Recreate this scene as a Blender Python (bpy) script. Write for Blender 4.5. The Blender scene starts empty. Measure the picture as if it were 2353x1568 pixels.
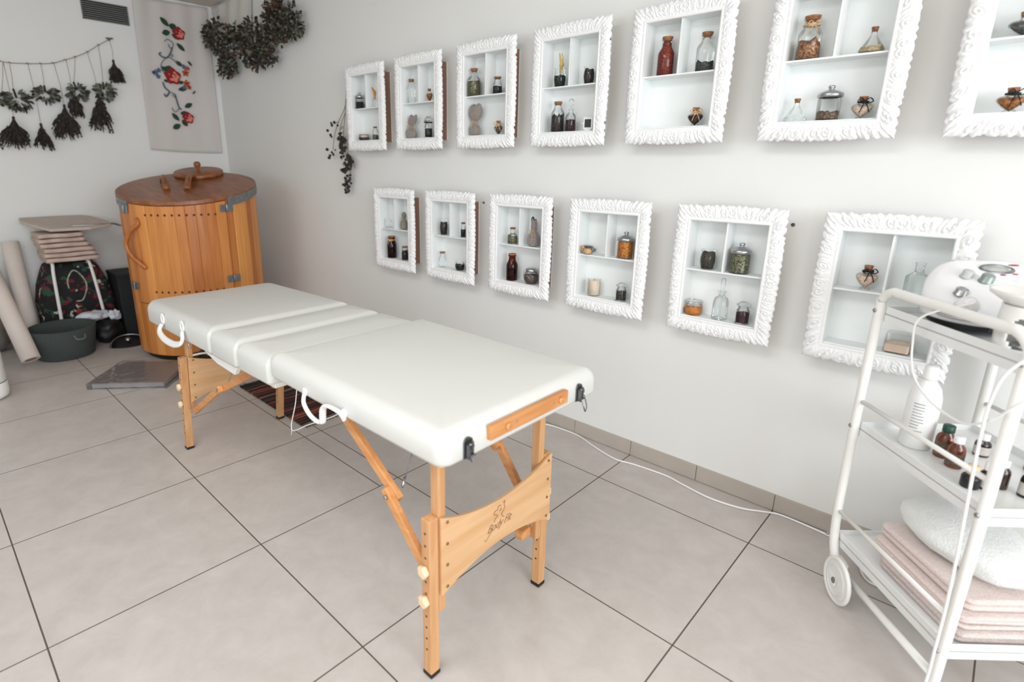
import bpy, bmesh, math, random
from mathutils import Vector, Matrix, noise
PI = math.pi
sc = bpy.context.scene
col = sc.collection

# ------------------------------------------------------------------ camera
IMG_W, IMG_H = 2353, 1568
cam_d = bpy.data.cameras.new('camera'); cam = bpy.data.objects.new('camera', cam_d); col.objects.link(cam)
cam_d.sensor_fit = 'HORIZONTAL'; cam_d.sensor_width = 36.0
cam_d.lens = 1265.14 / IMG_W * 36.0
cam_d.shift_x = 0.0391; cam_d.shift_y = -0.0196
cam_d.clip_start = 0.02; cam_d.clip_end = 60
Rw = Matrix(((0.718, 0.696, 0.008), (-0.194, 0.189, 0.963), (0.669, -0.692, 0.271)))
q = Rw.transposed().to_quaternion(); q.normalize()
cam.matrix_world = Matrix.Translation((5.056, -2.130, 1.262)) @ q.to_matrix().to_4x4()
cam_d.dof.use_dof = True; cam_d.dof.focus_distance = 2.1; cam_d.dof.aperture_fstop = 1.9
sc.camera = cam

# ------------------------------------------------------------------ light and exposure
sc.view_settings.view_transform = 'Standard'; sc.view_settings.look = 'None'
sc.view_settings.exposure = 0.19; sc.view_settings.gamma = 1.0; sc.view_settings.use_curve_mapping = False
w = bpy.data.worlds.new('daylight'); sc.world = w; w.use_nodes = True
w.node_tree.nodes['Background'].inputs[0].default_value = (0.82, 0.9, 1.0, 1)
w.node_tree.nodes['Background'].inputs[1].default_value = 1.0
def area(name, loc, target, sx, sy, power, color=(1, 1, 1)):
    d = bpy.data.lights.new(name, 'AREA'); d.shape = 'RECTANGLE'; d.size = sx; d.size_y = sy
    d.energy = power; d.color = color
    o = bpy.data.objects.new(name, d); col.objects.link(o)
    o.location = loc
    o.rotation_euler = (Vector(target) - Vector(loc)).to_track_quat('-Z', 'Y').to_euler()
    return o
ROOM_X, ROOM_Y, ROOM_Z = 8.2, -4.4, 2.5
area('window_daylight', (ROOM_X - .03, -2.6, 1.55), (0, -2.2, 1.2), 3.0, 1.7, 104, (0.96, 0.99, 1.04))
area('side_fill_light', (3.3, ROOM_Y + .03, 1.6), (2.6, 0, 1.3), 2.0, 1.6, 12, (0.96, 0.99, 1.04))  # fill light added on the left to lift the right wall and far cushions
area('ceiling_fill_light', (4.3, -2.5, 2.44), (4.3, -2.5, 0), 1.6, 1.0, 29, (0.98, 0.99, 1.01))  # fill light added under the ceiling, no lamp fitting there
sc.cycles.max_bounces = 10; sc.cycles.diffuse_bounces = 5; sc.cycles.glossy_bounces = 4
sc.cycles.transmission_bounces = 8; sc.cycles.transparent_max_bounces = 24
sc.cycles.use_denoising = True
sc.cycles.sample_clamp_indirect = 6.0

# ------------------------------------------------------------------ materials
MATS = {}
def lin(c):
    return tuple(((v / 255) / 12.92 if v / 255 <= 0.04045 else ((v / 255 + 0.055) / 1.055) ** 2.4) for v in c) + (1,)
def mat(name, rgb, rough=0.5, metal=0.0, noise_amt=0.06, noise_scale=20, bump=0.0, bump_scale=60, spec=0.5, rgb2=None, stretch=None, sheen=0.0, detail=4):
    if name in MATS: return MATS[name]
    m = bpy.data.materials.new(name); m.use_nodes = True
    nt = m.node_tree; b = nt.nodes['Principled BSDF']
    b.inputs['Roughness'].default_value = rough; b.inputs['Metallic'].default_value = metal
    b.inputs['Specular IOR Level'].default_value = spec
    if sheen: b.inputs['Sheen Weight'].default_value = sheen
    c = lin(rgb)
    tc = nt.nodes.new('ShaderNodeTexCoord'); mp = nt.nodes.new('ShaderNodeMapping')
    nt.links.new(tc.outputs['Object'], mp.inputs[0])
    if stretch: mp.inputs['Scale'].default_value = stretch
    n = nt.nodes.new('ShaderNodeTexNoise'); n.inputs['Scale'].default_value = noise_scale; n.inputs['Detail'].default_value = detail
    nt.links.new(mp.outputs[0], n.inputs['Vector'])
    r = nt.nodes.new('ShaderNodeValToRGB')
    r.color_ramp.elements[0].position = .35; r.color_ramp.elements[1].position = .65
    c2 = lin(rgb2) if rgb2 else tuple(v * (1 - noise_amt) for v in c[:3]) + (1,)
    r.color_ramp.elements[0].color = c2; r.color_ramp.elements[1].color = c
    nt.links.new(n.outputs[0], r.inputs[0]); nt.links.new(r.outputs[0], b.inputs['Base Color'])
    if bump:
        n2 = nt.nodes.new('ShaderNodeTexNoise'); n2.inputs['Scale'].default_value = bump_scale; n2.inputs['Detail'].default_value = 5
        nt.links.new(mp.outputs[0], n2.inputs['Vector'])
        bp = nt.nodes.new('ShaderNodeBump'); bp.inputs['Strength'].default_value = bump; bp.inputs['Distance'].default_value = 0.004
        nt.links.new(n2.outputs[0], bp.inputs['Height']); nt.links.new(bp.outputs[0], b.inputs['Normal'])
    MATS[name] = m
    return m
def glass(name, tint=(0.985, 0.992, 0.99), edge=(0.72, 0.77, 0.76), gloss=0.35):
    """thin clear or coloured glass: transmits straight through, darker and glossier where seen edge-on"""
    if name in MATS: return MATS[name]
    m = bpy.data.materials.new(name); m.use_nodes = True; nt = m.node_tree; nt.nodes.clear()
    out = nt.nodes.new('ShaderNodeOutputMaterial')
    lw = nt.nodes.new('ShaderNodeLayerWeight'); lw.inputs[0].default_value = 0.35
    n = nt.nodes.new('ShaderNodeTexNoise'); n.inputs['Scale'].default_value = 30
    r = nt.nodes.new('ShaderNodeValToRGB'); r.color_ramp.elements[0].color = (*tint, 1); r.color_ramp.elements[1].color = (*edge, 1)
    r.color_ramp.elements[0].position = .25; r.color_ramp.elements[1].position = .95
    nt.links.new(lw.outputs['Facing'], r.inputs[0])
    tr = nt.nodes.new('ShaderNodeBsdfTransparent'); nt.links.new(r.outputs[0], tr.inputs[0])
    gl = nt.nodes.new('ShaderNodeBsdfGlossy'); gl.inputs['Roughness'].default_value = 0.04
    gl.inputs[0].default_value = (1, 1, 1, 1)
    fr = nt.nodes.new('ShaderNodeFresnel'); fr.inputs[0].default_value = 1.45
    mu = nt.nodes.new('ShaderNodeMath'); mu.operation = 'MULTIPLY'; mu.inputs[1].default_value = gloss * 2; mu.use_clamp = True
    nt.links.new(fr.outputs[0], mu.inputs[0])
    mx = nt.nodes.new('ShaderNodeMixShader'); nt.links.new(mu.outputs[0], mx.inputs[0])
    nt.links.new(tr.outputs[0], mx.inputs[1]); nt.links.new(gl.outputs[0], mx.inputs[2]); nt.links.new(mx.outputs[0], out.inputs[0])
    MATS[name] = m
    return m
def wood(name, rgb, rgb2, axis=0, scale=6, rough=0.45, bump=0.15):
    if name in MATS: return MATS[name]
    m = bpy.data.materials.new(name); m.use_nodes = True
    nt = m.node_tree; b = nt.nodes['Principled BSDF']; b.inputs['Roughness'].default_value = rough
    tc = nt.nodes.new('ShaderNodeTexCoord'); mp = nt.nodes.new('ShaderNodeMapping')
    s = [9.0, 9.0, 9.0]; s[axis] = 0.7
    mp.inputs['Scale'].default_value = s
    nt.links.new(tc.outputs['Object'], mp.inputs[0])
    n = nt.nodes.new('ShaderNodeTexNoise'); n.inputs['Scale'].default_value = scale; n.inputs['Detail'].default_value = 6; n.inputs['Distortion'].default_value = 0.6
    nt.links.new(mp.outputs[0], n.inputs['Vector'])
    r = nt.nodes.new('ShaderNodeValToRGB'); r.color_ramp.elements[0].position = .3; r.color_ramp.elements[1].position = .7
    r.color_ramp.elements[0].color = lin(rgb2); r.color_ramp.elements[1].color = lin(rgb)
    nt.links.new(n.outputs[0], r.inputs[0]); nt.links.new(r.outputs[0], b.inputs['Base Color'])
    bp = nt.nodes.new('ShaderNodeBump'); bp.inputs['Strength'].default_value = bump; bp.inputs['Distance'].default_value = 0.002
    nt.links.new(n.outputs[0], bp.inputs['Height']); nt.links.new(bp.outputs[0], b.inputs['Normal'])
    MATS[name] = m
    return m

def floor_mat():
    m = bpy.data.materials.new('floor_tiles'); m.use_nodes = True; nt = m.node_tree; b = nt.nodes['Principled BSDF']
    N = nt.nodes.new; L = nt.links.new
    g = N('ShaderNodeNewGeometry'); sp = N('ShaderNodeSeparateXYZ'); L(g.outputs['Position'], sp.inputs[0])
    def math(op, a, b_=None, clamp=False):
        n = N('ShaderNodeMath'); n.operation = op; n.use_clamp = clamp
        for i, v in enumerate((a, b_)):
            if v is None: continue
            if isinstance(v, (int, float)): n.inputs[i].default_value = v
            else: L(v, n.inputs[i])
        return n.outputs[0]
    S = 0.6
    def line(coord, off, s, half):
        u = math('DIVIDE', math('ADD', coord, -off + 60 * s), s)
        f = math('FRACT', u); d = math('MULTIPLY', math('MINIMUM', f, math('SUBTRACT', 1.0, f)), s)
        return math('LESS_THAN', d, half), math('FLOOR', u)
    lx, ix = line(sp.outputs[0], 4.6133, S, 0.0021)
    ly, iy = line(sp.outputs[1], -0.272, 0.598, 0.0021)
    # the cut row under the table has one grout line more
    ex = math('MULTIPLY', math('LESS_THAN', math('ABSOLUTE', math('SUBTRACT', sp.outputs[1], -0.962)), 0.0021), math('LESS_THAN', sp.outputs[0], 3.413))
    grout = math('MAXIMUM', math('MAXIMUM', lx, ly), ex)
    wn = N('ShaderNodeTexWhiteNoise'); wn.noise_dimensions = '2D'
    cb = N('ShaderNodeCombineXYZ'); L(ix, cb.inputs[0]); L(iy, cb.inputs[1]); L(cb.outputs[0], wn.inputs['Vector'])
    n1 = N('ShaderNodeTexNoise'); n1.inputs['Scale'].default_value = 9; n1.inputs['Detail'].default_value = 9; n1.inputs['Roughness'].default_value = .7; n1.inputs['Distortion'].default_value = .4
    off = N('ShaderNodeVectorMath'); off.operation = 'ADD'; L(g.outputs['Position'], off.inputs[0])
    sc3 = N('ShaderNodeVectorMath'); sc3.operation = 'SCALE'; sc3.inputs['Scale'].default_value = 9.0; L(wn.outputs['Color'], sc3.inputs[0]); L(sc3.outputs[0], off.inputs[1])
    L(off.outputs[0], n1.inputs['Vector'])
    r = N('ShaderNodeValToRGB'); r.color_ramp.elements[0].position = .3; r.color_ramp.elements[1].position = .72
    r.color_ramp.elements[0].color = lin((188, 181, 175)); r.color_ramp.elements[1].color = lin((203, 197, 192))
    L(n1.outputs[0], r.inputs[0])
    mx = N('ShaderNodeMix'); mx.data_type = 'RGBA'; L(grout, mx.inputs[0]); L(r.outputs[0], mx.inputs[6]); mx.inputs[7].default_value = lin((92, 80, 70))
    L(mx.outputs[2], b.inputs['Base Color'])
    L(math('ADD', math('MULTIPLY', grout, 0.4), 0.36), b.inputs['Roughness'])
    b.inputs['Specular IOR Level'].default_value = 0.35
    bp = N('ShaderNodeBump'); bp.inputs['Strength'].default_value = .5; bp.inputs['Distance'].default_value = 0.002; bp.invert = True
    L(grout, bp.inputs['Height']); L(bp.outputs[0], b.inputs['Normal'])
    return m

WHITE_WALL = mat('wall_paint', (233, 234, 231), .85, noise_amt=.015, noise_scale=2, bump=.05, bump_scale=220)
M_GREY = mat('skirting_tile', (186, 177, 168), .5, noise_amt=.08, noise_scale=9)
CARVED = mat('white_lacquer', (243, 244, 243), .42, noise_amt=.02, noise_scale=12)
BOXIN = mat('white_box_interior', (236, 240, 239), .6, noise_amt=.01)
BROWN_BOX = wood('brown_box_wood', (150, 112, 92), (120, 86, 70), axis=2)
CORK = mat('cork', (176, 124, 84), .85, rgb2=(128, 82, 52), noise_scale=180, bump=.3, bump_scale=300)
METAL = mat('brushed_metal', (186, 188, 190), .28, 1.0, noise_amt=.08, noise_scale=60)
CHROME = mat('dark_steel', (120, 122, 124), .22, 1.0, noise_amt=.1, noise_scale=40)
LINEN = mat('linen_cloth', (158, 148, 140), .95, rgb2=(122, 112, 106), noise_scale=240, bump=.6, bump_scale=400, sheen=.3)
BLACK = mat('black_plastic', (22, 22, 24), .4, noise_amt=.2)
RIBBON_BLACK = mat('black_ribbon', (26, 22, 24), .8, noise_amt=.2)
TWINE = mat('twine', (222, 188, 142), .9, rgb2=(182, 144, 98), noise_scale=200)
VINYL = mat('cream_vinyl', (215, 216, 211), .42, noise_amt=.012, noise_scale=6, bump=.08, bump_scale=160, spec=.4)
BEECH = wood('beech', (214, 166, 118), (194, 142, 94), axis=2)
BEECHX = wood('beech_lengthwise', (224, 164, 106), (196, 130, 74), axis=0)
BEECHY = wood('beech_crosswise', (216, 156, 98), (192, 126, 70), axis=1)
PLY = wood('beech_plywood', (222, 182, 138), (206, 160, 112), axis=1, scale=4)
PAINTED = mat('white_enamel', (242, 242, 238), .25, noise_amt=.01)
SHELFW = mat('white_shelf_enamel', (238, 240, 239), .22, noise_amt=.01)
WHITEPL = mat('white_plastic', (242, 242, 240), .3, noise_amt=.01)
CLEAR = glass('clear_glass')
FROST = glass('pale_glass', (0.955, 0.97, 0.968), (0.66, 0.71, 0.71))
AMBER = glass('amber_glass', (0.42, 0.13, 0.03), (0.16, 0.04, 0.01))

# ------------------------------------------------------------------ object helpers
def setp(o, label=None, cat=None, group=None, kind=None):
    if label: o['label'] = label
    if cat: o['category'] = cat
    if group: o['group'] = group
    if kind: o['kind'] = kind
    return o
def thing(name, label, cat, loc=(0, 0, 0), rz=0, group=None):
    o = bpy.data.objects.new(name, None); o.empty_display_size = .05; col.objects.link(o)
    o.location = loc; o.rotation_euler = (0, 0, rz)
    return setp(o, label, cat, group)
def link(name, bm, m, parent=None, smooth=False, bevel=0.0, seg=2, sub=0, angle=40, loc=None, rot=None):
    me = bpy.data.meshes.new(name)
    bmesh.ops.recalc_face_normals(bm, faces=bm.faces)
    bm.to_mesh(me); bm.free()
    for mm in (m if isinstance(m, (list, tuple)) else [m]): me.materials.append(mm)
    if smooth:
        for p in me.polygons: p.use_smooth = True
    o = bpy.data.objects.new(name, me); col.objects.link(o)
    if parent: o.parent = parent
    if loc: o.location = loc
    if rot: o.rotation_euler = rot
    if bevel:
        md = o.modifiers.new('bevel', 'BEVEL'); md.width = bevel; md.segments = seg; md.limit_method = 'ANGLE'; md.angle_limit = math.radians(angle)
    if sub:
        md = o.modifiers.new('sub', 'SUBSURF'); md.levels = sub; md.render_levels = sub
    return o
def copy_tree(o, parent=None):
    c = o.copy(); col.objects.link(c)
    if parent: c.parent = parent
    for ch in o.children: copy_tree(ch, c)
    return c
def box(bm, x0, x1, y0, y1, z0, z1, M=None, mi=0):
    vs = [bm.verts.new((x, y, z)) for z in (z0, z1) for x, y in ((x0, y0), (x1, y0), (x1, y1), (x0, y1))]
    if M is not None:
        for v in vs: v.co = M @ v.co
    fs = [(0, 3, 2, 1), (4, 5, 6, 7), (0, 1, 5, 4), (1, 2, 6, 5), (2, 3, 7, 6), (3, 0, 4, 7)]
    for f in fs:
        fc = bm.faces.new([vs[i] for i in f]); fc.material_index = mi
    return vs
def lathe(bm, prof, n=24, cx=0, cy=0, z0=0, M=None, mi=0, close=False, fx=1.0, fy=1.0):
    """prof: list of (r, z). r==0 at an end closes it to a point"""
    rings = []
    for r, z in prof:
        if r < 1e-6:
            v = bm.verts.new((cx, cy, z0 + z)); rings.append([v])
        else:
            rings.append([bm.verts.new((cx + r * math.cos(2 * PI * k / n) * fx, cy + r * math.sin(2 * PI * k / n) * fy, z0 + z)) for k in range(n)])
    if M is not None:
        for rg in rings:
            for v in rg: v.co = M @ v.co
    pairs = list(zip(rings[:-1], rings[1:]))
    if close: pairs.append((rings[-1], rings[0]))
    for a, b in pairs:
        for k in range(n):
            k2 = (k + 1) % n
            try:
                if len(a) == 1 and len(b) == 1: continue
                if len(a) == 1: f = bm.faces.new((a[0], b[k2], b[k]))
                elif len(b) == 1: f = bm.faces.new((a[k], a[k2], b[0]))
                else: f = bm.faces.new((a[k], a[k2], b[k2], b[k]))
                f.material_index = mi; f.smooth = True
            except ValueError: pass
    return rings
def tube(bm, pts, r, n=10, closed=False, mi=0, flat=1.0, caps=True):
    pts = [Vector(p) for p in pts]; N = len(pts); rings = []
    up = None
    for i, p in enumerate(pts):
        a = pts[(i - 1) % N] if (closed or i > 0) else p
        b = pts[(i + 1) % N] if (closed or i < N - 1) else p
        t = (b - a).normalized()
        if up is None:
            up = Vector((0, 0, 1)) if abs(t.z) < .9 else Vector((1, 0, 0))
        s = t.cross(up)
        if s.length < 1e-5: s = t.orthogonal()
        s.normalize(); u2 = s.cross(t).normalized(); up = u2
        rr = r[i] if isinstance(r, (list, tuple)) else r
        rings.append([bm.verts.new(p + s * (rr * math.cos(2 * PI * k / n)) + u2 * (rr * flat * math.sin(2 * PI * k / n))) for k in range(n)])
    last = N if closed else N - 1
    for i in range(last):
        A, B = rings[i], rings[(i + 1) % N]
        for k in range(n):
            f = bm.faces.new((A[k], A[(k + 1) % n], B[(k + 1) % n], B[k])); f.smooth = True; f.material_index = mi
    if caps and not closed:
        for rg in (rings[0], rings[-1]):
            try: f = bm.faces.new(rg); f.material_index = mi
            except ValueError: pass
def spline(pts, n=8, closed=False):
    P = [Vector(p) for p in pts]; out = []; N = len(P)
    rng = range(N if closed else N - 1)
    for i in rng:
        p0 = P[(i - 1) % N] if (closed or i > 0) else P[i]
        p1 = P[i]; p2 = P[(i + 1) % N]
        p3 = P[(i + 2) % N] if (closed or i < N - 2) else p2
        for k in range(n):
            t = k / n
            out.append(0.5 * ((2 * p1) + (-p0 + p2) * t + (2 * p0 - 5 * p1 + 4 * p2 - p3) * t * t + (-p0 + 3 * p1 - 3 * p2 + p3) * t ** 3))
    if not closed: out.append(P[-1])
    return out
def prism(bm, poly, axis, a, b, mi=0):
    """extrude a 2D outline between a and b along axis ('x': poly=(y,z), 'y': (x,z), 'z': (x,y))"""
    def P(u, v, t):
        return {'x': (t, u, v), 'y': (u, t, v), 'z': (u, v, t)}[axis]
    A = [bm.verts.new(P(u, v, a)) for u, v in poly]; B = [bm.verts.new(P(u, v, b)) for u, v in poly]
    bm.faces.new(A).material_index = mi; bm.faces.new(B).material_index = mi
    n = len(poly)
    for i in range(n):
        f = bm.faces.new((A[i], A[(i + 1) % n], B[(i + 1) % n], B[i])); f.material_index = mi
def beam(bm, p, q_, wd, th, side=None, mi=0):
    """rectangular bar from p to q_; side = direction of its width"""
    p, q_ = Vector(p), Vector(q_); t = (q_ - p).normalized()
    s = Vector(side) if side else Vector((0, 1, 0))
    s = (s - t * s.dot(t)).normalized(); u = t.cross(s)
    vs = []
    for e in (p, q_):
        for a, b in ((-1, -1), (1, -1), (1, 1), (-1, 1)):
            vs.append(bm.verts.new(e + s * (a * wd / 2) + u * (b * th / 2)))
    for f in [(0, 3, 2, 1), (4, 5, 6, 7), (0, 1, 5, 4), (1, 2, 6, 5), (2, 3, 7, 6), (3, 0, 4, 7)]:
        bm.faces.new([vs[i] for i in f]).material_index = mi
def disc(bm, c, nrm, r, th, n=14, mi=0):
    c = Vector(c); nrm = Vector(nrm).normalized(); M = Matrix.Translation(c) @ nrm.to_track_quat('Z', 'Y').to_matrix().to_4x4()
    lathe(bm, [(0, 0), (r, 0), (r, th * .7), (r * .85, th), (0, th)], n, M=M, mi=mi)
def B(): return bmesh.new()

# ------------------------------------------------------------------ room shell
def wall_with_openings(name, axis, at, thick, u0, u1, z0, z1, holes):
    """a wall slab in the plane axis=at, with rectangular openings (u0,u1,z0,z1)"""
    bm = B(); us = sorted({u0, u1, *[h[0] for h in holes], *[h[1] for h in holes]}); zs = sorted({z0, z1, *[h[2] for h in holes], *[h[3] for h in holes]})
    for i in range(len(us) - 1):
        for j in range(len(zs) - 1):
            um, zm = (us[i] + us[i + 1]) / 2, (zs[j] + zs[j + 1]) / 2
            if any(h[0] < um < h[1] and h[2] < zm < h[3] for h in holes): continue
            if axis == 'x': box(bm, min(at, at + thick), max(at, at + thick), us[i], us[i + 1], zs[j], zs[j + 1])
            else: box(bm, us[i], us[i + 1], min(at, at + thick), max(at, at + thick), zs[j], zs[j + 1])
    return setp(link(name, bm, WHITE_WALL), kind='structure')
bm = B(); box(bm, -.15, ROOM_X + .15, ROOM_Y - .15, .15, -.1, 0); setp(link('floor', bm, floor_mat()), kind='structure')
bm = B(); box(bm, -.15, ROOM_X + .15, ROOM_Y - .15, .15, ROOM_Z, ROOM_Z + .1); setp(link('ceiling', bm, mat('ceiling_paint', (222, 216, 208), .9, noise_amt=.02)), kind='structure')
wall_with_openings('wall_right', 'y', 0, .15, -.15, ROOM_X + .15, 0, ROOM_Z, [])
wall_with_openings('wall_far', 'x', 0, -.15, ROOM_Y - .15, 0, 0, ROOM_Z, [])
wall_with_openings('wall_left', 'y', ROOM_Y, -.15, 0, ROOM_X, 0, ROOM_Z, [(2.3, 4.3, .8, 2.4)])
wall_with_openings('wall_back', 'x', ROOM_X, .15, ROOM_Y - .15, 0, 0, ROOM_Z, [(-4.1, -1.1, .7, 2.4)])
def window(name, axis, at, u0, u1, z0, z1):
    bm = B(); fr = .05
    cuts = [u0, (u0 + u1) / 2 - fr / 2, u1 - fr]
    def bx(a0, a1, b0, b1):
        if axis == 'x': box(bm, at + .05, at + .1, a0, a1, b0, b1)
        else: box(bm, a0, a1, at - .1, at - .05, b0, b1)
    for c in cuts: bx(c, c + fr, z0, z1)
    for zz in (z0, z1 - fr): bx(u0, u1, zz, zz + fr)
    o = setp(link(name, bm, PAINTED), kind='structure')
    bm = B()
    if axis == 'x': box(bm, at + .07, at + .08, u0, u1, z0, z1)
    else: box(bm, u0, u1, at - .08, at - .07, z0, z1)
    link('pane', bm, CLEAR, o)
window('window_1', 'x', ROOM_X, -4.1, -1.1, .7, 2.4)
window('added_side_window', 'y', ROOM_Y, 2.3, 4.3, .8, 2.4)  # unseen window, added on the left wall to carry the side fill
# skirting tiles, 30 cm pieces with fine joints
def skirting(name, axis, k0, k1, off):
    bm = B(); e = .0011
    for k in range(k0, k1):
        a = off + .3 * k
        if axis == 'x': box(bm, max(a + e, .011), a + .3 - e, -.010, .0, 0.002, .068)
        else: box(bm, .0, .010, max(a + e, ROOM_Y), min(a + .3 - e, -.011), 0.002, .068)
    return setp(link(name, bm, M_GREY, bevel=.0012), kind='structure')
skirting('baseboard_right', 'x', -15, 9, 4.6133)
skirting('baseboard_far', 'y', -13, 1, -.272)
for x, z, lb in ((4.522, 1.077, 'small grey plugged screw hole in the wall between the lower shelves nearest the trolley'), (3.078, 1.080, 'tiny dark screw hole in the wall just beside the herb pouch shelf')):
    bm = B(); disc(bm, (x, 0, z), (0, -1, 0), .006, .004); setp(link('wall_plug', bm, mat('grey_rawl_plug', (88, 84, 88), .6)), lb, 'wall plug')

# ------------------------------------------------------------------ massage table
TT = thing('massage_table', 'cream vinyl folding massage table on beech legs', 'massage table', (0, 0, 0))
def rounded_outline(x0, x1, y0, y1, rc, k=8):
    out = []
    for cx, cy, a0 in ((x1 - rc[1], y1 - rc[1], 0), (x0 + rc[0], y1 - rc[0], 90), (x0 + rc[0], y0 + rc[0], 180), (x1 - rc[1], y0 + rc[1], 270)):
        r = rc[1] if a0 in (0, 270) else rc[0]
        for i in range(k + 1):
            a = math.radians(a0 + 90 * i / k); out.append((cx + r * math.cos(a), cy + r * math.sin(a)))
    return out
def pad(x0, x1, y0, y1, z0, z1, rc, rt, slope=0.0, xs=0.0, crown=.006):
    bm = B(); rings = []
    prof = [(.018, 0), (.004, .004), (0, .012)]
    H = z1 - z0; K = 7
    prof += [(0, H - rt)]
    for i in range(1, K + 1):
        a = PI / 2 * i / K; prof.append((rt * (1 - math.cos(a)), H - rt + rt * math.sin(a)))
    ins = rt
    mx = min(x1 - x0, y1 - y0) / 2
    for t in (.25, .5, .75, .97):
        prof.append((ins + (mx - ins) * t, H + crown * math.sin(PI / 2 * t)))
    for d, z in prof:
        d = min(d, mx * .985)
        o = rounded_outline(x0 + d, x1 - d, y0 + d, y1 - d, (max(rc[0] - d, .002), max(rc[1] - d, .002)))
        rings.append([bm.verts.new((x, y, z0 + z + slope * (x - xs))) for x, y in o])
    n = len(rings[0])
    for a, b in zip(rings[:-1], rings[1:]):
        for k in range(n):
            bm.faces.new((a[k], a[(k + 1) % n], b[(k + 1) % n], b[k]))
    bm.faces.new(rings[-1]); bm.faces.new(list(reversed(rings[0])))
    return bm
Y0, Y1 = -1.42, -.80
HX = 3.50; SL = .022
link('cushion', pad(HX + .006, 4.285, Y0, Y1, .628, .709, (.02, .035), .040), VINYL, TT, smooth=True)
link('cushion', pad(3.262, HX - .006, Y0, Y1, .592, .690, (.018, .02), .042, SL, HX), VINYL, TT, smooth=True)
link('cushion', pad(3.035, 3.256, Y0, Y1, .592, .690, (.018, .018), .042, SL, HX), VINYL, TT, smooth=True)
link('cushion', pad(2.285, 3.029, Y0, Y1, .592, .692, (.06, .018), .042, SL, HX), VINYL, TT, smooth=True)
bm = B(); box(bm, HX + .03, 4.25, Y0 + .03, Y1 - .03, .612, .629); link('underside_board', bm, mat('white_board', (236, 236, 230), .5), TT, bevel=.003)
bm = B()
for a, b in ((2.32, 3.03), (3.04, 3.47)):
    vs = box(bm, a, b, Y0 + .03, Y1 - .03, .572, .594)
    for v in vs: v.co.z += SL * (v.co.x - HX)
prism(bm, [(2.93, .576), (3.23, .582), (3.20, .548), (3.05, .552)], 'y', Y0 + .012, Y0 + .03)
link('underside_board', bm, MATS['white_board'], TT, bevel=.003)
# front rail of wood on the near end
bm = B(); box(bm, 4.285, 4.299, -1.28, -.975, .656, .692); link('end_rail', bm, BEECHY, TT, bevel=.002)
bm = B()
for y in (-1.222, -1.01): disc(bm, (4.299, y, .674), (1, 0, 0), .009, .006)
link('wooden_plug', bm, BEECHX, TT)
bm = B()
for y in (-1.19, -1.04): disc(bm, (4.299, y, .676), (1, 0, 0), .003, .002)
link('screw', bm, METAL, TT)
def corner_latch(y, ring):
    bm = B()
    pl = [(y - .014, .636)] + [(y + .014 * math.cos(a), .672 + .014 * math.sin(a)) for a in [PI - PI * i / 8 for i in range(9)]] + [(y + .014, .636)]
    prism(bm, pl, 'x', 4.285, 4.289)
    box(bm, 4.289, 4.297, y - .006, y + .009, .641, .676)
    box(bm, 4.289, 4.301, y - .010, y - .004, .638, .672)
    disc(bm, (4.289, y, .668), (1, 0, 0), .008, .012)
    tube(bm, [(4.300, y - .008, .645), (4.300, y + .011, .645)], .0025, 8)
    if ring:
        tube(bm, spline([(4.298, y - .006, .65), (4.310, y - .007, .625), (4.311, y, .611), (4.310, y + .007, .625), (4.300, y + .007, .655)], 6), .0018, 8)
    else:
        tube(bm, spline([(4.298, y - .006, .642), (4.300, y, .630), (4.298, y + .006, .642)], 6), .0018, 8)
    return link('corner_latch', bm, CHROME, TT, bevel=.0006)
corner_latch(-1.343, False); corner_latch(-.905, True)
# legs: an inner post and an adjustable outer leg bolted on it
def knob(p, nrm, parent, r=.016, th=.016):
    bm = B(); nv = Vector(nrm).normalized(); M = Matrix.Translation(p) @ nv.to_track_quat('Z', 'Y').to_matrix().to_4x4()
    n = 40; rings = []
    for z, f in ((0, .7), (.003, .95), (th * .6, 1), (th * .9, .9), (th, .6)):
        rings.append([bm.verts.new(M @ Vector((r * f * (1 + .09 * math.cos(5 * t)) * math.cos(t), r * f * (1 + .09 * math.cos(5 * t)) * math.sin(t), z))) for t in [2 * PI * k / n for k in range(n)]])
    for a, b in zip(rings[:-1], rings[1:]):
        for k in range(n): bm.faces.new((a[k], a[(k + 1) % n], b[(k + 1) % n], b[k])).smooth = True
    bm.faces.new(rings[-1]); bm.faces.new(rings[0])
    return link('leg_knob', bm, mat('pale_beech_knob', (240, 214, 176), .5, noise_amt=.08), parent)
def leg(X, Yc, sgn, top, mirror=1, lean=0.0):
    """sgn: -1 = camera side; outer piece sits outside. lean: x offset of the top"""
    bm = B()
    yo = Yc + sgn * .014; yi = Yc - sgn * .0135
    box(bm, X - .015, X + .015, yo - .015, yo + .015, .010, .462)
    ws = [v for v in bm.verts]
    L = link('leg', bm, BEECH, TT, bevel=.003)
    bm = B(); box(bm, X - .014, X + .014, yi - .012, yi + .012, .185, top)
    link('leg_post', bm, BEECH, L, bevel=.003)
    bm = B(); box(bm, X - .0165, X + .0165, yo - .0165, yo + .0165, 0, .012); link('rubber_foot', bm, BLACK, L, bevel=.003)
    bm = B(); fy = yo + sgn * .015
    for k in range(11):
        z = .085 + .034 * k
        if abs(z - .32) < .018 or abs(z - .235) < .018: continue
        disc(bm, (X, fy, z), (0, sgn, 0), .0032, .0006)
    for z in (.1, .134, .168): disc(bm, (X, yo - sgn * .015, z), (0, -sgn, 0), .0032, .0006)
    link('peg_hole', bm, mat('peg_hole_dark', (52, 34, 22), .9), L)
    for z in (.322, .236): knob((X, fy, z), (0, sgn, 0), L)
    if lean:
        # shear the whole leg so that its foot stays and its top leans
        for o in [L] + list(L.children):
            for v in o.data.vertices: v.co.x += lean * v.co.z
    return L
leg(4.205, -1.374, -1, .625)
leg(4.205, -.957, 1, .625)
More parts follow.
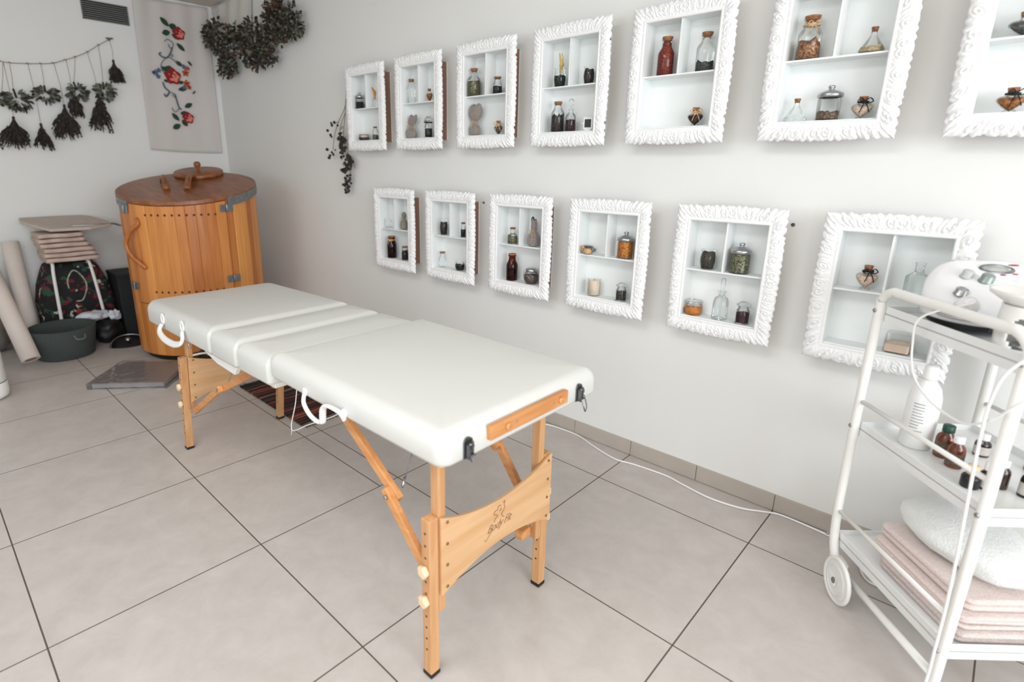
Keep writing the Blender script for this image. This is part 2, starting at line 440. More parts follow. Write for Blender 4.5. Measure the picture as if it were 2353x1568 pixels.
leg(2.535, -1.374, -1, .575, lean=.16)
leg(2.535, -.957, 1, .575, lean=.16)
def leg_panel(X, th, lean=0.0, logo=False):
    a, b = -1.372, -.934; top = []; low = []
    N = 28
    for i in range(N + 1):
        t = i / N; y = a + (b - a) * t; s = (2 * t - 1)
        top.append((y, .416 + .046 * abs(s) ** 2)); low.append((y, .288 - .047 * abs(s) ** 2))
    bm = B(); prism(bm, top + list(reversed(low)), 'x', X, X + th)
    if lean:
        for v in bm.verts: v.co.x += lean * v.co.z
    P = link('leg_panel', bm, PLY, TT, bevel=.0015)
    bm = B()
    for y in (a + .018, b - .018):
        for z in (.262, .325, .385, .445): disc(bm, (X + th + lean * z, y, z), (1, 0, 0), .0042, .002)
    link('screw', bm, mat('bronze_screw', (150, 118, 82), .35, .8), P)
    return P
PN = leg_panel(4.221, .009, logo=True)
leg_panel(2.552, .008, lean=.16)
# printed mark and lettering on the near panel
INK = mat('burnt_print', (146, 106, 72), .8)
cu = bpy.data.curves.new('lettering', 'FONT'); cu.body = 'Body Fit'; cu.size = .031; cu.shear = .5; cu.extrude = .0002; cu.align_x = 'CENTER'; cu.space_character = .92
cu.materials.append(INK)
to = bpy.data.objects.new('lettering', cu); col.objects.link(to); to.parent = PN
to.matrix_world = Matrix.Translation((4.2303, -1.165, .334)) @ Matrix.Rotation(math.radians(90), 4, 'Z') @ Matrix.Rotation(math.radians(90), 4, 'X')
bm = B(); XX = 4.2306
for pts in ([(-1.158, .397), (-1.170, .399), (-1.171, .391), (-1.183, .389), (-1.187, .382), (-1.176, .376), (-1.172, .371), (-1.184, .364), (-1.183, .357)],
            [(-1.150, .401), (-1.143, .404), (-1.146, .394), (-1.143, .385), (-1.149, .376), (-1.155, .371), (-1.152, .361), (-1.145, .356)],
            [(-1.166, .384), (-1.158, .383), (-1.160, .392)]):
    tube(bm, spline([(XX, y, z) for y, z in pts], 5), .0009, 6)
tube(bm, spline([(XX, -1.222, .322), (XX, -1.216, .316), (XX, -1.205, .325), (XX, -1.19, .338)], 5), .0007, 6)
link('printed_emblem', bm, INK, PN)
# braces
def brace(xt, zt, xj, zj, xb, zb, y, xc=None):
    bm = B(); d = Vector((xj - xt, 0, zj - zt)).normalized() * .022
    beam(bm, (xt, y, zt), (xj + d.x, y, zj + d.z), .018, .026); o = link('brace', bm, BEECHX, TT, bevel=.002)
    bm = B(); d = Vector((xb - xj, 0, zb - zj)).normalized() * .022
    beam(bm, (xj - d.x, y + .0185 * (-1 if y < -1.1 else 1), zj - d.z), (xb, y + .0185 * (-1 if y < -1.1 else 1), zb), .018, .026); link('brace_strut', bm, BEECHX, o, bevel=.002)
    bm = B(); disc(bm, (xj, y - .03, zj), (0, -1, 0), .006, .004); disc(bm, (xb - .01, y - .03, zb + .006), (0, -1, 0), .005, .003); link('bolt', bm, METAL, o)
    return o
brace(3.80, .608, 4.045, .445, 4.192, .300, -1.365)
brace(3.80, .608, 4.045, .445, 4.192, .250, -.985)
brace(3.26, .566, 2.93, .40, 2.62, .205, -1.350)
brace(3.26, .566, 2.93, .40, 2.62, .245, -.995)
bm = B()
beam(bm, (4.19, -1.33, .235), (4.19, -1.30, .235), .03, .03, (1, 0, 0)); beam(bm, (4.19, -1.03, .215), (4.19, -.99, .215), .03, .03, (1, 0, 0))
link('stop_block', bm, BEECHX, TT, bevel=.003)
# steel cables and their end sleeves
bm = B()
tube(bm, [(4.05, -1.345, .452), (3.95, -1.17, .61)], .0015, 6); tube(bm, [(4.05, -1.02, .452), (3.95, -1.17, .61)], .0015, 6)
tube(bm, [(2.93, -1.34, .40), (2.80, -1.17, .58)], .0015, 6); tube(bm, [(2.93, -1.01, .40), (2.80, -1.17, .58)], .0015, 6)
tube(bm, [(4.05, -1.17, .60), (2.7, -1.17, .56)], .0015, 6)
link('steel_cable', bm, CHROME, TT)
bm = B(); tube(bm, [(4.048, -1.343, .454), (4.038, -1.325, .470)], .004, 8); tube(bm, [(2.93, -1.34, .40), (2.92, -1.325, .415)], .004, 8); link('cable_sleeve', bm, METAL, TT)
# white carry handles
def handle(x0, x1, z, drop, parts):
    bm = B(); y = Y0 - .004
    xm = x0 + (x1 - x0) * .58
    tube(bm, spline([(x0, y, z + .012), (x0 + .015, y - .012, z - .002), (x0 + (xm - x0) * .5, y - .016, z - drop * .75), (xm - .012, y - .012, z - drop), (xm, y - .008, z - drop * .8)], 6), .008, 8, flat=.35)
    tube(bm, spline([(xm - .004, y - .008, z - drop), (xm + .003, y - .012, z - drop * .1), (xm + .02, y - .014, z + .010), (x1 - .012, y - .012, z + .012), (x1, y - .006, z + .004), (x1 + .002, y - .003, z - .012)], 6), .010, 8, flat=.6)
    for x in (x0, x1): 
        disc(bm, (x, Y0 - .0005, z + .012), (0, -1, 0), .014, .006)
    return link('carry_handle', bm, WHITEPL, TT)
y = Y0 - .004
bm = B()
tube(bm, spline([(3.722, y, .645), (3.735, y - .012, .622), (3.77, y - .016, .600), (3.805, y - .014, .590), (3.826, y - .010, .594)], 6), .0062, 8, flat=.5)
tube(bm, spline([(3.820, y - .008, .590), (3.832, y - .012, .600), (3.842, y - .014, .640), (3.87, y - .015, .656), (3.915, y - .010, .652), (3.926, y - .003, .632)], 6), .0095, 8, flat=.55)
for x, z in ((3.722, .647), (3.92, .648)): disc(bm, (x, Y0 - .0005, z), (0, -1, 0), .012, .006)
link('carry_handle', bm, WHITEPL, TT)
bm = B(); y = Y0 - .003
for x, z in ((2.545, .626), (2.775, .640)):
    tube(bm, [(x + .015 * math.cos(t), y, z + .022 * math.sin(t)) for t in [2 * PI * k / 16 for k in range(16)]], .004, 6, closed=True)
tube(bm, spline([(2.545, y - .006, .605), (2.548, y - .018, .588), (2.575, y - .026, .572), (2.65, y - .03, .562), (2.75, y - .028, .566), (2.81, y - .02, .588), (2.79, y - .008, .622)], 6), .014, 8, flat=.5)
link('carry_handle', bm, WHITEPL, TT)
bm = B()
tube(bm, spline([(3.45, -1.30, .585), (3.42, -1.30, .48), (3.375, -1.30, .362), (3.50, -1.30, .425), (3.66, -1.30, .51), (3.80, -1.30, .60)], 8), .002, 6)
tube(bm, [(3.375, -1.30, .362), (3.366, -1.30, .335)], .0012, 6)
link('elastic_cord', bm, WHITEPL, TT)
bm = B(); tube(bm, [(2.60, -1.37, .565), (2.645, -1.36, .50)], .003, 6); tube(bm, [(2.80, -1.37, .57), (2.84, -1.36, .52)], .003, 6); link('steel_pin', bm, METAL, TT)

# ------------------------------------------------------------------ carved shadow boxes
FW, FH = .378, .478
def carved_ring():
    bm = B(); NV = 20
    ox0, ox1, oz0, oz1 = 0, FW, 0, FH
    ix0, ix1, iz0, iz1 = .056, .324, .056, .421
    sides = [((ix0, iz0), (ix1, iz0), (ox0, oz0), (ox1, oz0)), ((ix1, iz0), (ix1, iz1), (ox1, oz0), (ox1, oz1)),
             ((ix1, iz1), (ix0, iz1), (ox1, oz1), (ox0, oz1)), ((ix0, iz1), (ix0, iz0), (ox0, oz1), (ox0, oz0))]
    rows = []
    for si, (ia, ib, oa, ob) in enumerate(sides):
        L = math.dist(oa, ob); NU = int(L / .0026)
        nrm = [(0, -1), (1, 0), (0, 1), (-1, 0)][si]
        for k in range(NU):
            t = k / NU; s = (t - .5) * L           # distance from the middle of this side
            e = min(t, 1 - t) * L                  # distance from its corner
            d = 1 if s > 0 else -1; sa = abs(s)
            # outer contour: scallops with two deep notches
            sc_ = .0022 * abs(math.sin(PI * sa / .019)) + .0016 * math.sin(sa * 260 + 1)
            notch = .008 * math.exp(-((e - .088) / .005) ** 2) + .005 * math.exp(-((e - .058) / .003) ** 2) + .004 * math.exp(-((e - .118) / .003) ** 2)
            bow = .004 * math.cos(PI * s / L)
            out = sc_ + bow - notch - .004 if e > .02 else -.002 + .001 * math.sin(e * 500)
            row = []
            for j in range(NV + 1):
                v = j / NV
                x = (ia[0] + (ib[0] - ia[0]) * t) * (1 - v) + (oa[0] + (ob[0] - oa[0]) * t) * v
                z = (ia[1] + (ib[1] - ia[1]) * t) * (1 - v) + (oa[1] + (ob[1] - oa[1]) * t) * v
                x += nrm[0] * out * v; z += nrm[1] * out * v
                if v < .2: h = .010 + .003 * math.sin(PI * v / .2)
                else:
                    w_ = (v - .2) / .8
                    sw = math.sin(PI * w_)
                    # leaves curling outward in groups, mirrored about the middle of each side
                    ph = sa * 300 + 5.0 * w_ * w_ + 1.6 * math.sin(sa * 60)
                    leaf = abs(math.sin(ph * .5)) ** .7
                    cx_ = ((sa + .016) % .062) - .031; cr = math.hypot(cx_, (w_ - .5) * .045)
                    curl = math.sin(cr * 620 + math.atan2((w_ - .5) * .045, cx_)) * math.exp(-(cr / .020) ** 2)
                    h = .011 + .0055 * sw ** .7 * (.4 + .6 * leaf) + .0034 * curl
                    h += .0014 * noise.noise(Vector((x * 150, z * 150, 3.1)))
                    if e < .05: h += .002 * math.cos(e * 300) * sw
                    h *= (1 - .55 * w_ ** 6)
                row.append((x, -h, z))
            rows.append(row)
    n = len(rows)
    F = [[bm.verts.new(p) for p in r] for r in rows]
    Bk = [(bm.verts.new((r[0][0], .004, r[0][2])), bm.verts.new((r[-1][0], .0, r[-1][2]))) for r in rows]
    for i in range(n):
        a, b = F[i], F[(i + 1) % n]
        for j in range(NV): bm.faces.new((a[j], b[j], b[j + 1], a[j + 1])).smooth = True
        p, q2 = Bk[i], Bk[(i + 1) % n]
        bm.faces.new((a[0], p[0], q2[0], b[0])); bm.faces.new((a[-1], b[-1], q2[1], p[1])); bm.faces.new((p[0], p[1], q2[1], q2[0]))
    return bm
BOX_D = .078
def make_box():
    root = thing('shadow_box_shelf', 'x', 'wall shelf')
    link('carved_frame', carved_ring(), CARVED, root, loc=(0, -BOX_D, 0))
    x0, x1, z0, z1, t = .048, .332, .048, .429, .006
    bm = B(); box(bm, x0, x1, -.006, -.0005, z0, z1); link('back_panel', bm, BOXIN, root)
    bm = B()
    for a in ((x0, x0 + t, z0, z1), (x1 - t, x1, z0, z1), (x0 + t, x1 - t, z0, z0 + .012), (x0 + t, x1 - t, z1 - t, z1)):
        box(bm, a[0], a[1], -BOX_D, -.006, a[2], a[3])
    # painted inside and on the edge, bare brown wood on the outer faces
    bm.normal_update(); bmesh.ops.recalc_face_normals(bm, faces=bm.faces)
    for f in bm.faces:
        c = f.calc_center_median()
        if abs(c.x - x0) < 1e-4 or abs(c.x - x1) < 1e-4 or abs(c.z - z0) < 1e-4 or abs(c.z - z1) < 1e-4: f.material_index = 1
    link('box_case', bm, [BOXIN, BROWN_BOX], root)
    bm = B(); box(bm, x0 + t, x1 - t, -BOX_D + .002, -.006, .236, .2415); link('shelf_board', bm, BOXIN, root)
    bm = B(); box(bm, .184, .190, -BOX_D + .002, -.006, .2415, z1 - t); link('divider', bm, BOXIN, root)
    return root
UPX = [2.002, 2.476, 2.961, 3.434, 3.902, 4.389, 4.869]; LOX = [2.240, 2.715, 3.195, 3.666, 4.148, 4.629]
ZU, ZL = 1.347, .6547
proto = make_box()
UL = ['white carved frame shelf holding a steel-lidded black jar, end of upper row by hanging sprig',
      'white carved frame shelf with knotted grey pouch below a tall empty corked bottle',
      'white carved frame shelf with upright linen pouch under a corked bottle of herbs',
      'white carved frame shelf with gold-twig glass above and three dark bottles below',
      'white carved frame shelf with tall bottle of red berries and one raffia-tied jar',
      'large white carved frame shelf with big steel-lidded jar between flask and corded heart bottle',
      'white carved frame shelf cut off by the picture edge, black-ribboned amber heart bottle inside']
LL = ['white carved frame shelf holding a dark brown raffia-tied bottle, nearest the wooden barrel',
      'white carved frame shelf with clear corked bottle and low black glass on its bottom',
      'white carved frame shelf with herb pouch above an amber bottle',
      'white carved frame shelf with pale candle glass and jar of orange petals',
      'white carved frame shelf with clear stoppered bottle between orange and dark jars',
      'white carved frame shelf partly hidden behind the white trolley']
k = 0
for xs, z, labs, grp in ((UPX, ZU, UL, 'carved shelves in the upper row'), (LOX, ZL, LL, 'carved shelves in the lower row')):
    for x, lb in zip(xs, labs):
        r = proto if k == 0 else copy_tree(proto)
        r.location = (x, 0, z); setp(r, lb, 'wall shelf', grp); k += 1

# ------------------------------------------------------------------ jars, bottles and pouches
def content_mat(name, a, b, scale=160):
    return mat('fill_' + name, a, .85, rgb2=b, noise_scale=scale, bump=.8, bump_scale=scale * 1.5, detail=2)
FILL = {
 'black': ((30, 30, 32), (14, 14, 16)), 'darkgreen': ((24, 48, 44), (8, 20, 20)), 'brown': ((104, 62, 40), (60, 32, 20)),
 'herb': ((128, 126, 92), (70, 66, 48)), 'herbgrey': ((120, 116, 104), (60, 58, 54)), 'pods': ((70, 62, 58), (24, 22, 24)),
 'berries': ((152, 62, 40), (96, 26, 18)), 'bits': ((92, 98, 90), (34, 38, 36)), 'seeds': ((196, 146, 104), (96, 56, 36)),
 'oats': ((206, 192, 156), (166, 148, 112)), 'linseed': ((140, 118, 102), (84, 66, 56)), 'orange': ((224, 150, 58), (150, 88, 34)),
 'powder': ((226, 148, 62), (206, 122, 44)), 'coffee': ((70, 38, 32), (36, 18, 16)), 'greenherb': ((150, 150, 116), (62, 66, 48)),
 'shells': ((238, 222, 208), (206, 172, 146)), 'pink': ((236, 214, 196), (226, 200, 180)), 'wax': ((240, 226, 206), (236, 218, 196)),
 'greygreen': ((112, 116, 108), (60, 62, 58)), 'spice': ((190, 124, 60), (120, 66, 26)), 'clay': ((118, 100, 92), (90, 74, 68)), 'darkherb': ((84, 78, 66), (40, 36, 34))}
def fill(root, prof, key, top_bump=.1, n=18, seed=0):
    """the contents, just inside the glass"""
    bm = B(); rg = lathe(bm, prof, n)
    rnd = random.Random(seed)
    zt = max(z for r, z in prof); rt = max(r for r, z in prof)
    for v in bm.verts:
        if v.co.z > zt * .75: v.co.z += (noise.noise(v.co * 90 + Vector((seed, 0, 0)))) * top_bump * rt * 2
    return link('contents', bm, content_mat(key, *FILL[key]), root)
def cork(root, r, z, h=.012, ov=1.0):
    bm = B(); lathe(bm, [(0, 0), (r * .86, 0), (r * ov, h * .9), (r * ov * .94, h), (0, h)], 16, z0=z); return link('cork', bm, CORK, root)
def ribbon_tie(root, r, z, m, name='ribbon', loops=1.0, tails=True, seed=0):
    bm = B()
    tube(bm, [(r * math.cos(t), r * math.sin(t), z + .001 * math.sin(3 * t)) for t in [2 * PI * i / 16 for i in range(16)]], .0022, 6, closed=True, flat=1.4)
    a0 = -PI / 3 
    d = Vector((math.cos(a0), math.sin(a0), 0)); s = Vector((-d.y, d.x, 0)); c = d * r
    L = .016 * loops
    for sg in (-1, 1):
        tube(bm, spline([c + Vector((0, 0, z)), c + s * sg * L * .6 + d * .003 + Vector((0, 0, z + L * .55)), c + s * sg * L * 1.1 + d * .003 + Vector((0, 0, z + L * .05)), c + s * sg * L * .4 + d * .003 + Vector((0, 0, z - L * .25)), c + Vector((0, 0, z))], 5), .0015, 6)
        if tails: tube(bm, spline([c + Vector((0, 0, z)), c + s * sg * L * .4 + d * .005 + Vector((0, 0, z - L * .8)), c + s * sg * L * .7 + d * .006 + Vector((0, 0, z - L * 1.7))], 4), .0014, 6)
    return link(name, bm, m, root)
def G(root, prof, m=None, n=28, name='glass_body'):
    bm = B(); lathe(bm, prof, n); return link(name, bm, m or CLEAR, root)
def bottle(root, h, w, key=None, lvl=.5, glassm=None, neck=.5, bodyf=.66, seed=0, corked=True, bump=.1, ribbon=None):
    R = w / 2; nr = R * neck; ch = h * .10 if corked else 0; H = h - ch * .55
    G(root, [(0, .001), (R * .9, .0005), (R, .004), (R, H * bodyf), (R * .93, H * (bodyf + .05)), (nr * 1.1, H * (bodyf + .16)), (nr, H * (bodyf + .2)), (nr, H * .96), (nr * 1.18, H * .97), (nr * 1.18, H), (nr * .9, H)], glassm)
    if key:
        t = H * lvl; r_ = R * .93
        pr = [(0, .003), (r_, .003), (r_, min(t, H * bodyf) * .96)]
        if lvl > bodyf: pr += [(r_ * .9, H * (bodyf + .05)), (nr * .95, H * (bodyf + .16))] + ([(nr * .85, H * .9)] if lvl > .85 else [])
        else: pr += [(r_ * .9, t)]
        pr.append((0, pr[-1][1])); fill(root, pr, key, bump, seed=seed)
    if corked: cork(root, nr * .98, H - h * .05, h * .105, 1.15)
    if ribbon: ribbon_tie(root, nr * 1.1, H * (bodyf + .22), ribbon[0], ribbon[1])
def lidjar(root, h, w, key, lvl, seed=0):
    R = w / 2; H = h * .66
    G(root, [(0, .001), (R * .88, .0005), (R * .95, .003), (R * .95, .008), (R * .90, .012), (R * .90, H * .9), (R * .8, H * .97), (R * .8, H)])
    fill(root, [(0, .004), (R * .84, .004), (R * .84, H * lvl), (R * .6, H * lvl * 1.03), (0, H * lvl)], key, .2, seed=seed)
    bm = B(); lathe(bm, [(R * .86, 0), (R * .99, .001), (R * .99, h * .10), (R * .93, h * .125), (R * .6, h * .19), (R * .25, h * .225), (R * .2, h * .25), (R * .22, h * .265), (R * .27, h * .28), (R * .27, h * .33), (R * .2, h * .345), (0, h * .345)], 32, z0=H * .98); link('metal_lid', bm, METAL, root)
def heart(root, h, w, key, tie=None, tname='ribbon', seed=0):
    R = w / 2; H = h * .80
    def shape(bm, k, fz0=0.0):
        n, m_ = 28, 16; vs = []
        for i in range(m_ + 1):
            ph = PI * i / m_ - PI / 2; row = []
            for j in range(n):
                t = 2 * PI * j / n
                x, y, z = math.cos(ph) * math.cos(t), math.cos(ph) * math.sin(t), math.sin(ph)
                zz = z * .62 + .34 * abs(x) ** .8 + (.0 if z > 0 else -.12 * (1 - abs(x)))
                row.append(bm.verts.new((x * R * k * (1 - .18 * max(-z, 0)), y * R * .58 * k, H * .40 + zz * H * .50 * k)))
            vs.append(row)
        for a, b in zip(vs[:-1], vs[1:]):
            for j in range(n):
                bm.faces.new((a[j], a[(j + 1) % n], b[(j + 1) % n], b[j])).smooth = True
    bm = B(); shape(bm, 1.0)
    lathe(bm, [(R * .5, .0005), (R * .48, .004), (R * .28, H * .14)], 16)
    lathe(bm, [(R * .40, H * .62), (R * .36, H * .9), (R * .42, H * .97), (R * .42, H)], 20)
    g = link('glass_body', bm, CLEAR, root)
    bm = B(); shape(bm, .88)
    for v in bm.verts: v.co.z = min(v.co.z, H * .66) + .0
    c = link('contents', bm, content_mat(key, *FILL[key]), root)
    cork(root, R * .38, H * .90, h * .17, 1.1)
    if tie: ribbon_tie(root, R * .46, H * .84, tie, tname, loops=1.15, seed=seed)
def flask(root, h, w, key=None):
    R = w / 2; H = h * .92
    G(root, [(0, .001), (R * .85, .0005), (R, H * .07), (R * .98, H * .16), (R * .62, H * .42), (R * .3, H * .66), (R * .24, H * .74), (R * .24, H * .95), (R * .30, H * .965), (R * .30, H)])
    if key: fill(root, [(0, .003), (R * .88, .003), (R * .94, H * .1), (R * .88, H * .24), (0, H * .25)], key, .1)
    cork(root, R * .25, H * .86, h * .16, 1.15)
def stopper(root, h, w, key=None, tall=False):
    R = w / 2; H = h * .68
    G(root, [(0, .001), (R * .9, .0005), (R, .004), (R * .96, H * .64), (R * .8, H * .76), (R * .4, H * .84), (R * .36, H * .95), (R * .55, H * .97), (R * .55, H), (R * .3, H)], FROST)
    if key: fill(root, [(0, .003), (R * .9, .003), (R * .88, H * .52), (0, H * .53)], key, .15)
    bm = B()
    if tall: lathe(bm, [(R * .25, H * .9), (R * .22, h * .75), (R * .3, h * .8), (R * .28, h * .97), (R * .15, h), (0, h)], 16)
    else: lathe(bm, [(R * .25, H * .9), (R * .2, h * .76), (R * .42, h * .82), (R * .5, h * .89), (R * .4, h * .965), (0, h)], 16)
    link('glass_stopper', bm, FROST, root)
def lowjar(root, h, w, key, lid=None, lvl=.5):
    R = w / 2
    G(root, [(0, .001), (R * .8, .0005), (R, h * .18), (R, h * .55), (R * .9, h * .7), (R * .9, h * .8)])
    fill(root, [(0, .002), (R * .78, .002), (R * .93, h * .18), (R * .93, h * lvl), (0, h * lvl)], key, .04)
    if lid:
        bm = B(); lathe(bm, [(0, h * .8), (R * .98, h * .8), (R, h * .84), (R * .95, h * .9), (R * .3, h * .93), (R * .15, h * .96), (R * .12, h), (0, h)], 28); link('lid', bm, lid, root)
def openjar(root, h, w, key, lvl=.8, rim=1.0):
    R = w / 2
    G(root, [(0, .001), (R * .7, .0005), (R * .82, h * .05), (R * .98, h * .4), (R * .97, h * .6), (R * .82, h * .86), (R * .9, h * .95), (R * rim, h), (R * rim * .93, h)])
    if key: fill(root, [(0, .003), (R * .72, .003), (R * .9, h * .4), (R * .88, h * .6), (R * .75, h * lvl), (0, h * lvl)], key, .2)
def lidglass(root, h, w, key, lvl):
    R = w / 2
    G(root, [(0, .001), (R, .0005), (R, h * .03), (R * .86, h * .06), (R * .9, h * .2), (R * .88, h * .6), (R * .7, h * .7), (R * .7, h * .76)])
    fill(root, [(0, .004), (R * .8, .004), (R * .82, h * lvl), (0, h * lvl)], key, .08)
    bm = B(); lathe(bm, [(R * .68, h * .74), (R * .7, h * .8), (R * .93, h * .82), (R * .93, h * .88), (R * .6, h * .90), (R * .5, h * .98), (0, h)], 24); link('glass_lid', bm, FROST, root)
def pouch(root, h, w, neckz=.6, fl=.7, tilt=0.0, herbs=False, seed=0):
    R = w / 2; bm = B(); n = 30
    prof = [(0, 0), (R * .8, .001), (R, h * .08), (R * 1.02, h * .25), (R * .85, h * (neckz - .14)), (R * .30, h * neckz), (R * .5, h * (neckz + .08)), (R * fl * .95, h * (neckz + .2)), (R * fl, h * .92), (R * fl * .6, h), (R * fl * .3, h * .93), (0, h * (neckz + .1))]
    lathe(bm, prof, n, fy=.8)
    for v in bm.verts:
        t = math.atan2(v.co.y, v.co.x); zf = v.co.z / h
        am = .22 * math.exp(-((zf - neckz) / .3) ** 2) + .03
        k_ = 1 + am * math.sin(t * 7 + seed) * (1 if zf > .1 else 0) + .08 * noise.noise(v.co * 60 + Vector((seed, 0, 0)))
        v.co.x *= k_; v.co.y *= k_
        if zf > neckz: v.co.x += tilt * (zf - neckz) * h; v.co.z += .10 * h * math.sin(t * 2 + seed) * (zf - neckz)
    bmesh.ops.remove_doubles(bm, verts=bm.verts, dist=1e-5)
    link('cloth_bag', bm, LINEN, root, smooth=True, sub=1)
    bm = B(); tube(bm, [(R * .36 * math.cos(t), R * .32 * math.sin(t), h * neckz) for t in [2 * PI * i / 14 for i in range(14)]], .0018, 6, closed=True); 
    tube(bm, spline([(R * .3, -R * .3, h * neckz), (R * .2, -R * .6, h * (neckz + .05)), (-R * .3, -R * .7, h * (neckz + .02)), (0, -R * .4, h * neckz), (-R * .1, -R * .8, h * (neckz - .15))], 4), .0013, 6)
    link('string_tie', bm, TWINE, root)
    if herbs:
        bm = B(); rnd = random.Random(seed)
        for i in range(5):
            a = rnd.uniform(0, 6.28); r0 = rnd.uniform(0, R * .2); x, y = r0 * math.cos(a), r0 * math.sin(a); hh = h * rnd.uniform(.93, 1.12)
            tube(bm, spline([(x, y, h * neckz), (x * 1.4 - .004, y, h * .8), (x * 2.2 - .003 * i, y, hh)], 4), [.002 + .003 * math.sin(PI * min(1, j / 8)) for j in range(9)], 6)
        link('dried_leaf', bm, content_mat('darkherb', *FILL['darkherb']), root)
Yc = -.046
def put(name, x, row, lev, label, cat, fn, y=Yc, rz=0):
    z = (ZU if row == 'U' else ZL) + (.2417 if lev else .0602)
    r = thing(name, label, cat, (x, y, z), rz); fn(r); return r
P = put
P('glass_jar', 2.085, 'U', 1, 'small steel-lidded glass jar of black grains', 'jar', lambda r: lidjar(r, .096, .055, 'black', .62))
def vial(r):
    G(r, [(0, .001), (.011, .0005), (.012, .004), (.012, .05), (.009, .056), (.009, .062)])
    bm = B(); tube(bm, spline([(0, 0, .045), (0, 0, .075), (-.006, 0, .10)], 4), [.004, .004, .0045, .006, .008, .009, .007, .004, .002], 8)
    tube(bm, spline([(0, 0, .07), (-.012, -.003, .10), (-.02, -.005, .113)], 4), [.002, .0025, .003, .004, .005, .005, .004, .003, .001], 6); link('dried_flower', bm, content_mat('powder', *FILL['powder']), r)
P('glass_vial', 2.239, 'U', 1, 'slim clear vial with an orange dried flower', 'vial', vial)
P('glass_jar', 2.115, 'U', 0, 'low flat jar with a golden lid over brown grains', 'jar', lambda r: lowjar(r, .040, .066, 'brown', mat('golden_lid', (214, 180, 120), .35, .6), .45))
P('corked_bottle', 2.231, 'U', 0, 'small clear bottle of grey powder beside the low golden-lidded jar', 'bottle', lambda r: bottle(r, .076, .036, 'herbgrey', .42, neck=.6))
P('corked_bottle', 2.572, 'U', 1, 'tall empty corked bottle on the top shelf above the knotted pouch', 'bottle', lambda r: bottle(r, .124, .046, None, neck=.62, bodyf=.68))
P('heart_bottle', 2.718, 'U', 1, 'tiny corked heart bottle of orange-brown spice', 'bottle', lambda r: heart(r, .072, .044, 'spice'))
P('linen_pouch', 2.562, 'U', 0, 'grey linen pouch knotted over to one side', 'pouch', lambda r: pouch(r, .122, .066, .5, .8, .45, seed=1))
P('glass_jar', 2.708, 'U', 0, 'clear lidded jar of black powder tied with black ribbon', 'jar', lambda r: (lidglass(r, .111, .048, 'black', .42), ribbon_tie(r, .020, .078, RIBBON_BLACK)))
P('corked_bottle', 3.045, 'U', 1, 'wide corked bottle full of grey-green herbs', 'bottle', lambda r: bottle(r, .128, .064, 'herb', .58, neck=.5, bodyf=.62))
P('corked_bottle', 3.198, 'U', 1, 'short corked bottle half full of black grains', 'bottle', lambda r: bottle(r, .076, .046, 'black', .48, neck=.7, bodyf=.6))
P('linen_pouch', 3.053, 'U', 0, 'tall linen pouch standing with a flared spotted top', 'pouch', lambda r: pouch(r, .145, .058, .42, 1.25, .12, seed=2))
P('heart_bottle', 3.209, 'U', 0, 'small corked heart bottle of khaki powder with twine', 'bottle', lambda r: heart(r, .071, .050, 'clay', TWINE, 'twine_tie'))
def twig(r):
    openjar(r, .075, .054, 'darkgreen', .62)
    bm = B()
    tube(bm, spline([(0, 0, .05), (.004, 0, .08), (.006, 0, .095), (-.002, 0, .115), (-.008, 0, .136)], 4), [.003, .004, .005, .006, .007, .009, .010, .010, .009, .008, .007, .006, .005, .004, .003, .002, .001], 8)
    tube(bm, spline([(.004, 0, .09), (.012, 0, .11), (.004, 0, .133)], 4), .0018, 6); link('dried_flower', bm, mat('golden_straw', (224, 196, 120), .8, rgb2=(180, 150, 80)), r)
P('glass_jar', 3.554, 'U', 1, 'glass of dark green leaves with a golden twig sticking out', 'jar', twig)
P('glass_jar', 3.699, 'U', 1, 'open glass jar of dark purple-brown bark beside the golden twig glass', 'jar', lambda r: openjar(r, .066, .047, 'pods', .88))
P('corked_bottle', 3.552, 'U', 0, 'corked bottle of long dark pods and stalks', 'bottle', lambda r: bottle(r, .125, .058, 'pods', .56, neck=.55, bump=.5, seed=5))
P('stoppered_bottle', 3.622, 'U', 0, 'clear ball-stoppered bottle of dark grains beside the pod bottle', 'bottle', lambda r: stopper(r, .133, .047, 'coffee'), y=-.05)
def tag_stand(r):
    bm = B(); box(bm, -.019, .019, -.004, .004, .006, .054); link('tag_frame', bm, PAINTED, r, bevel=.002)
    bm = B(); box(bm, -.013, .013, -.0055, -.004, .014, .046); link('slate_face', bm, mat('slate', (52, 60, 60), .7), r)
    bm = B(); disc(bm, (0, -.002, .003), (0, -1, 0), .004, .003); disc(bm, (-.022, -.001, .03), (0, -1, 0), .003, .002); disc(bm, (.022, -.001, .03), (0, -1, 0), .003, .002); box(bm, -.012, .012, -.006, .008, 0, .007); link('stand', bm, PAINTED, r)
P('slate_tag', 3.707, 'U', 0, 'tiny dark slate square in a white stand', 'tag', tag_stand, rz=math.radians(25))
P('corked_bottle', 4.026, 'U', 1, 'tall bottle packed with red-brown berries', 'bottle', lambda r: bottle(r, .132, .060, 'berries', .93, neck=.58, bodyf=.60))
P('corked_bottle', 4.172, 'U', 1, 'clear corked bottle with dark leaf bits at the bottom', 'bottle', lambda r: bottle(r, .127, .062, 'bits', .26, neck=.55, bodyf=.64, bump=.4, seed=7))
P('heart_bottle', 4.160, 'U', 0, 'heart bottle of dark cloves tied with a raffia bow', 'bottle', lambda r: heart(r, .072, .058, 'coffee', TWINE, 'raffia_bow'))
P('corked_bottle', 4.495, 'U', 1, 'corked jar heaped with tan and brown seeds, twine around its neck', 'bottle', lambda r: bottle(r, .126, .066, 'seeds', .40, neck=.62, bodyf=.62, bump=.5, seed=3, ribbon=(TWINE, 'twine_tie')))
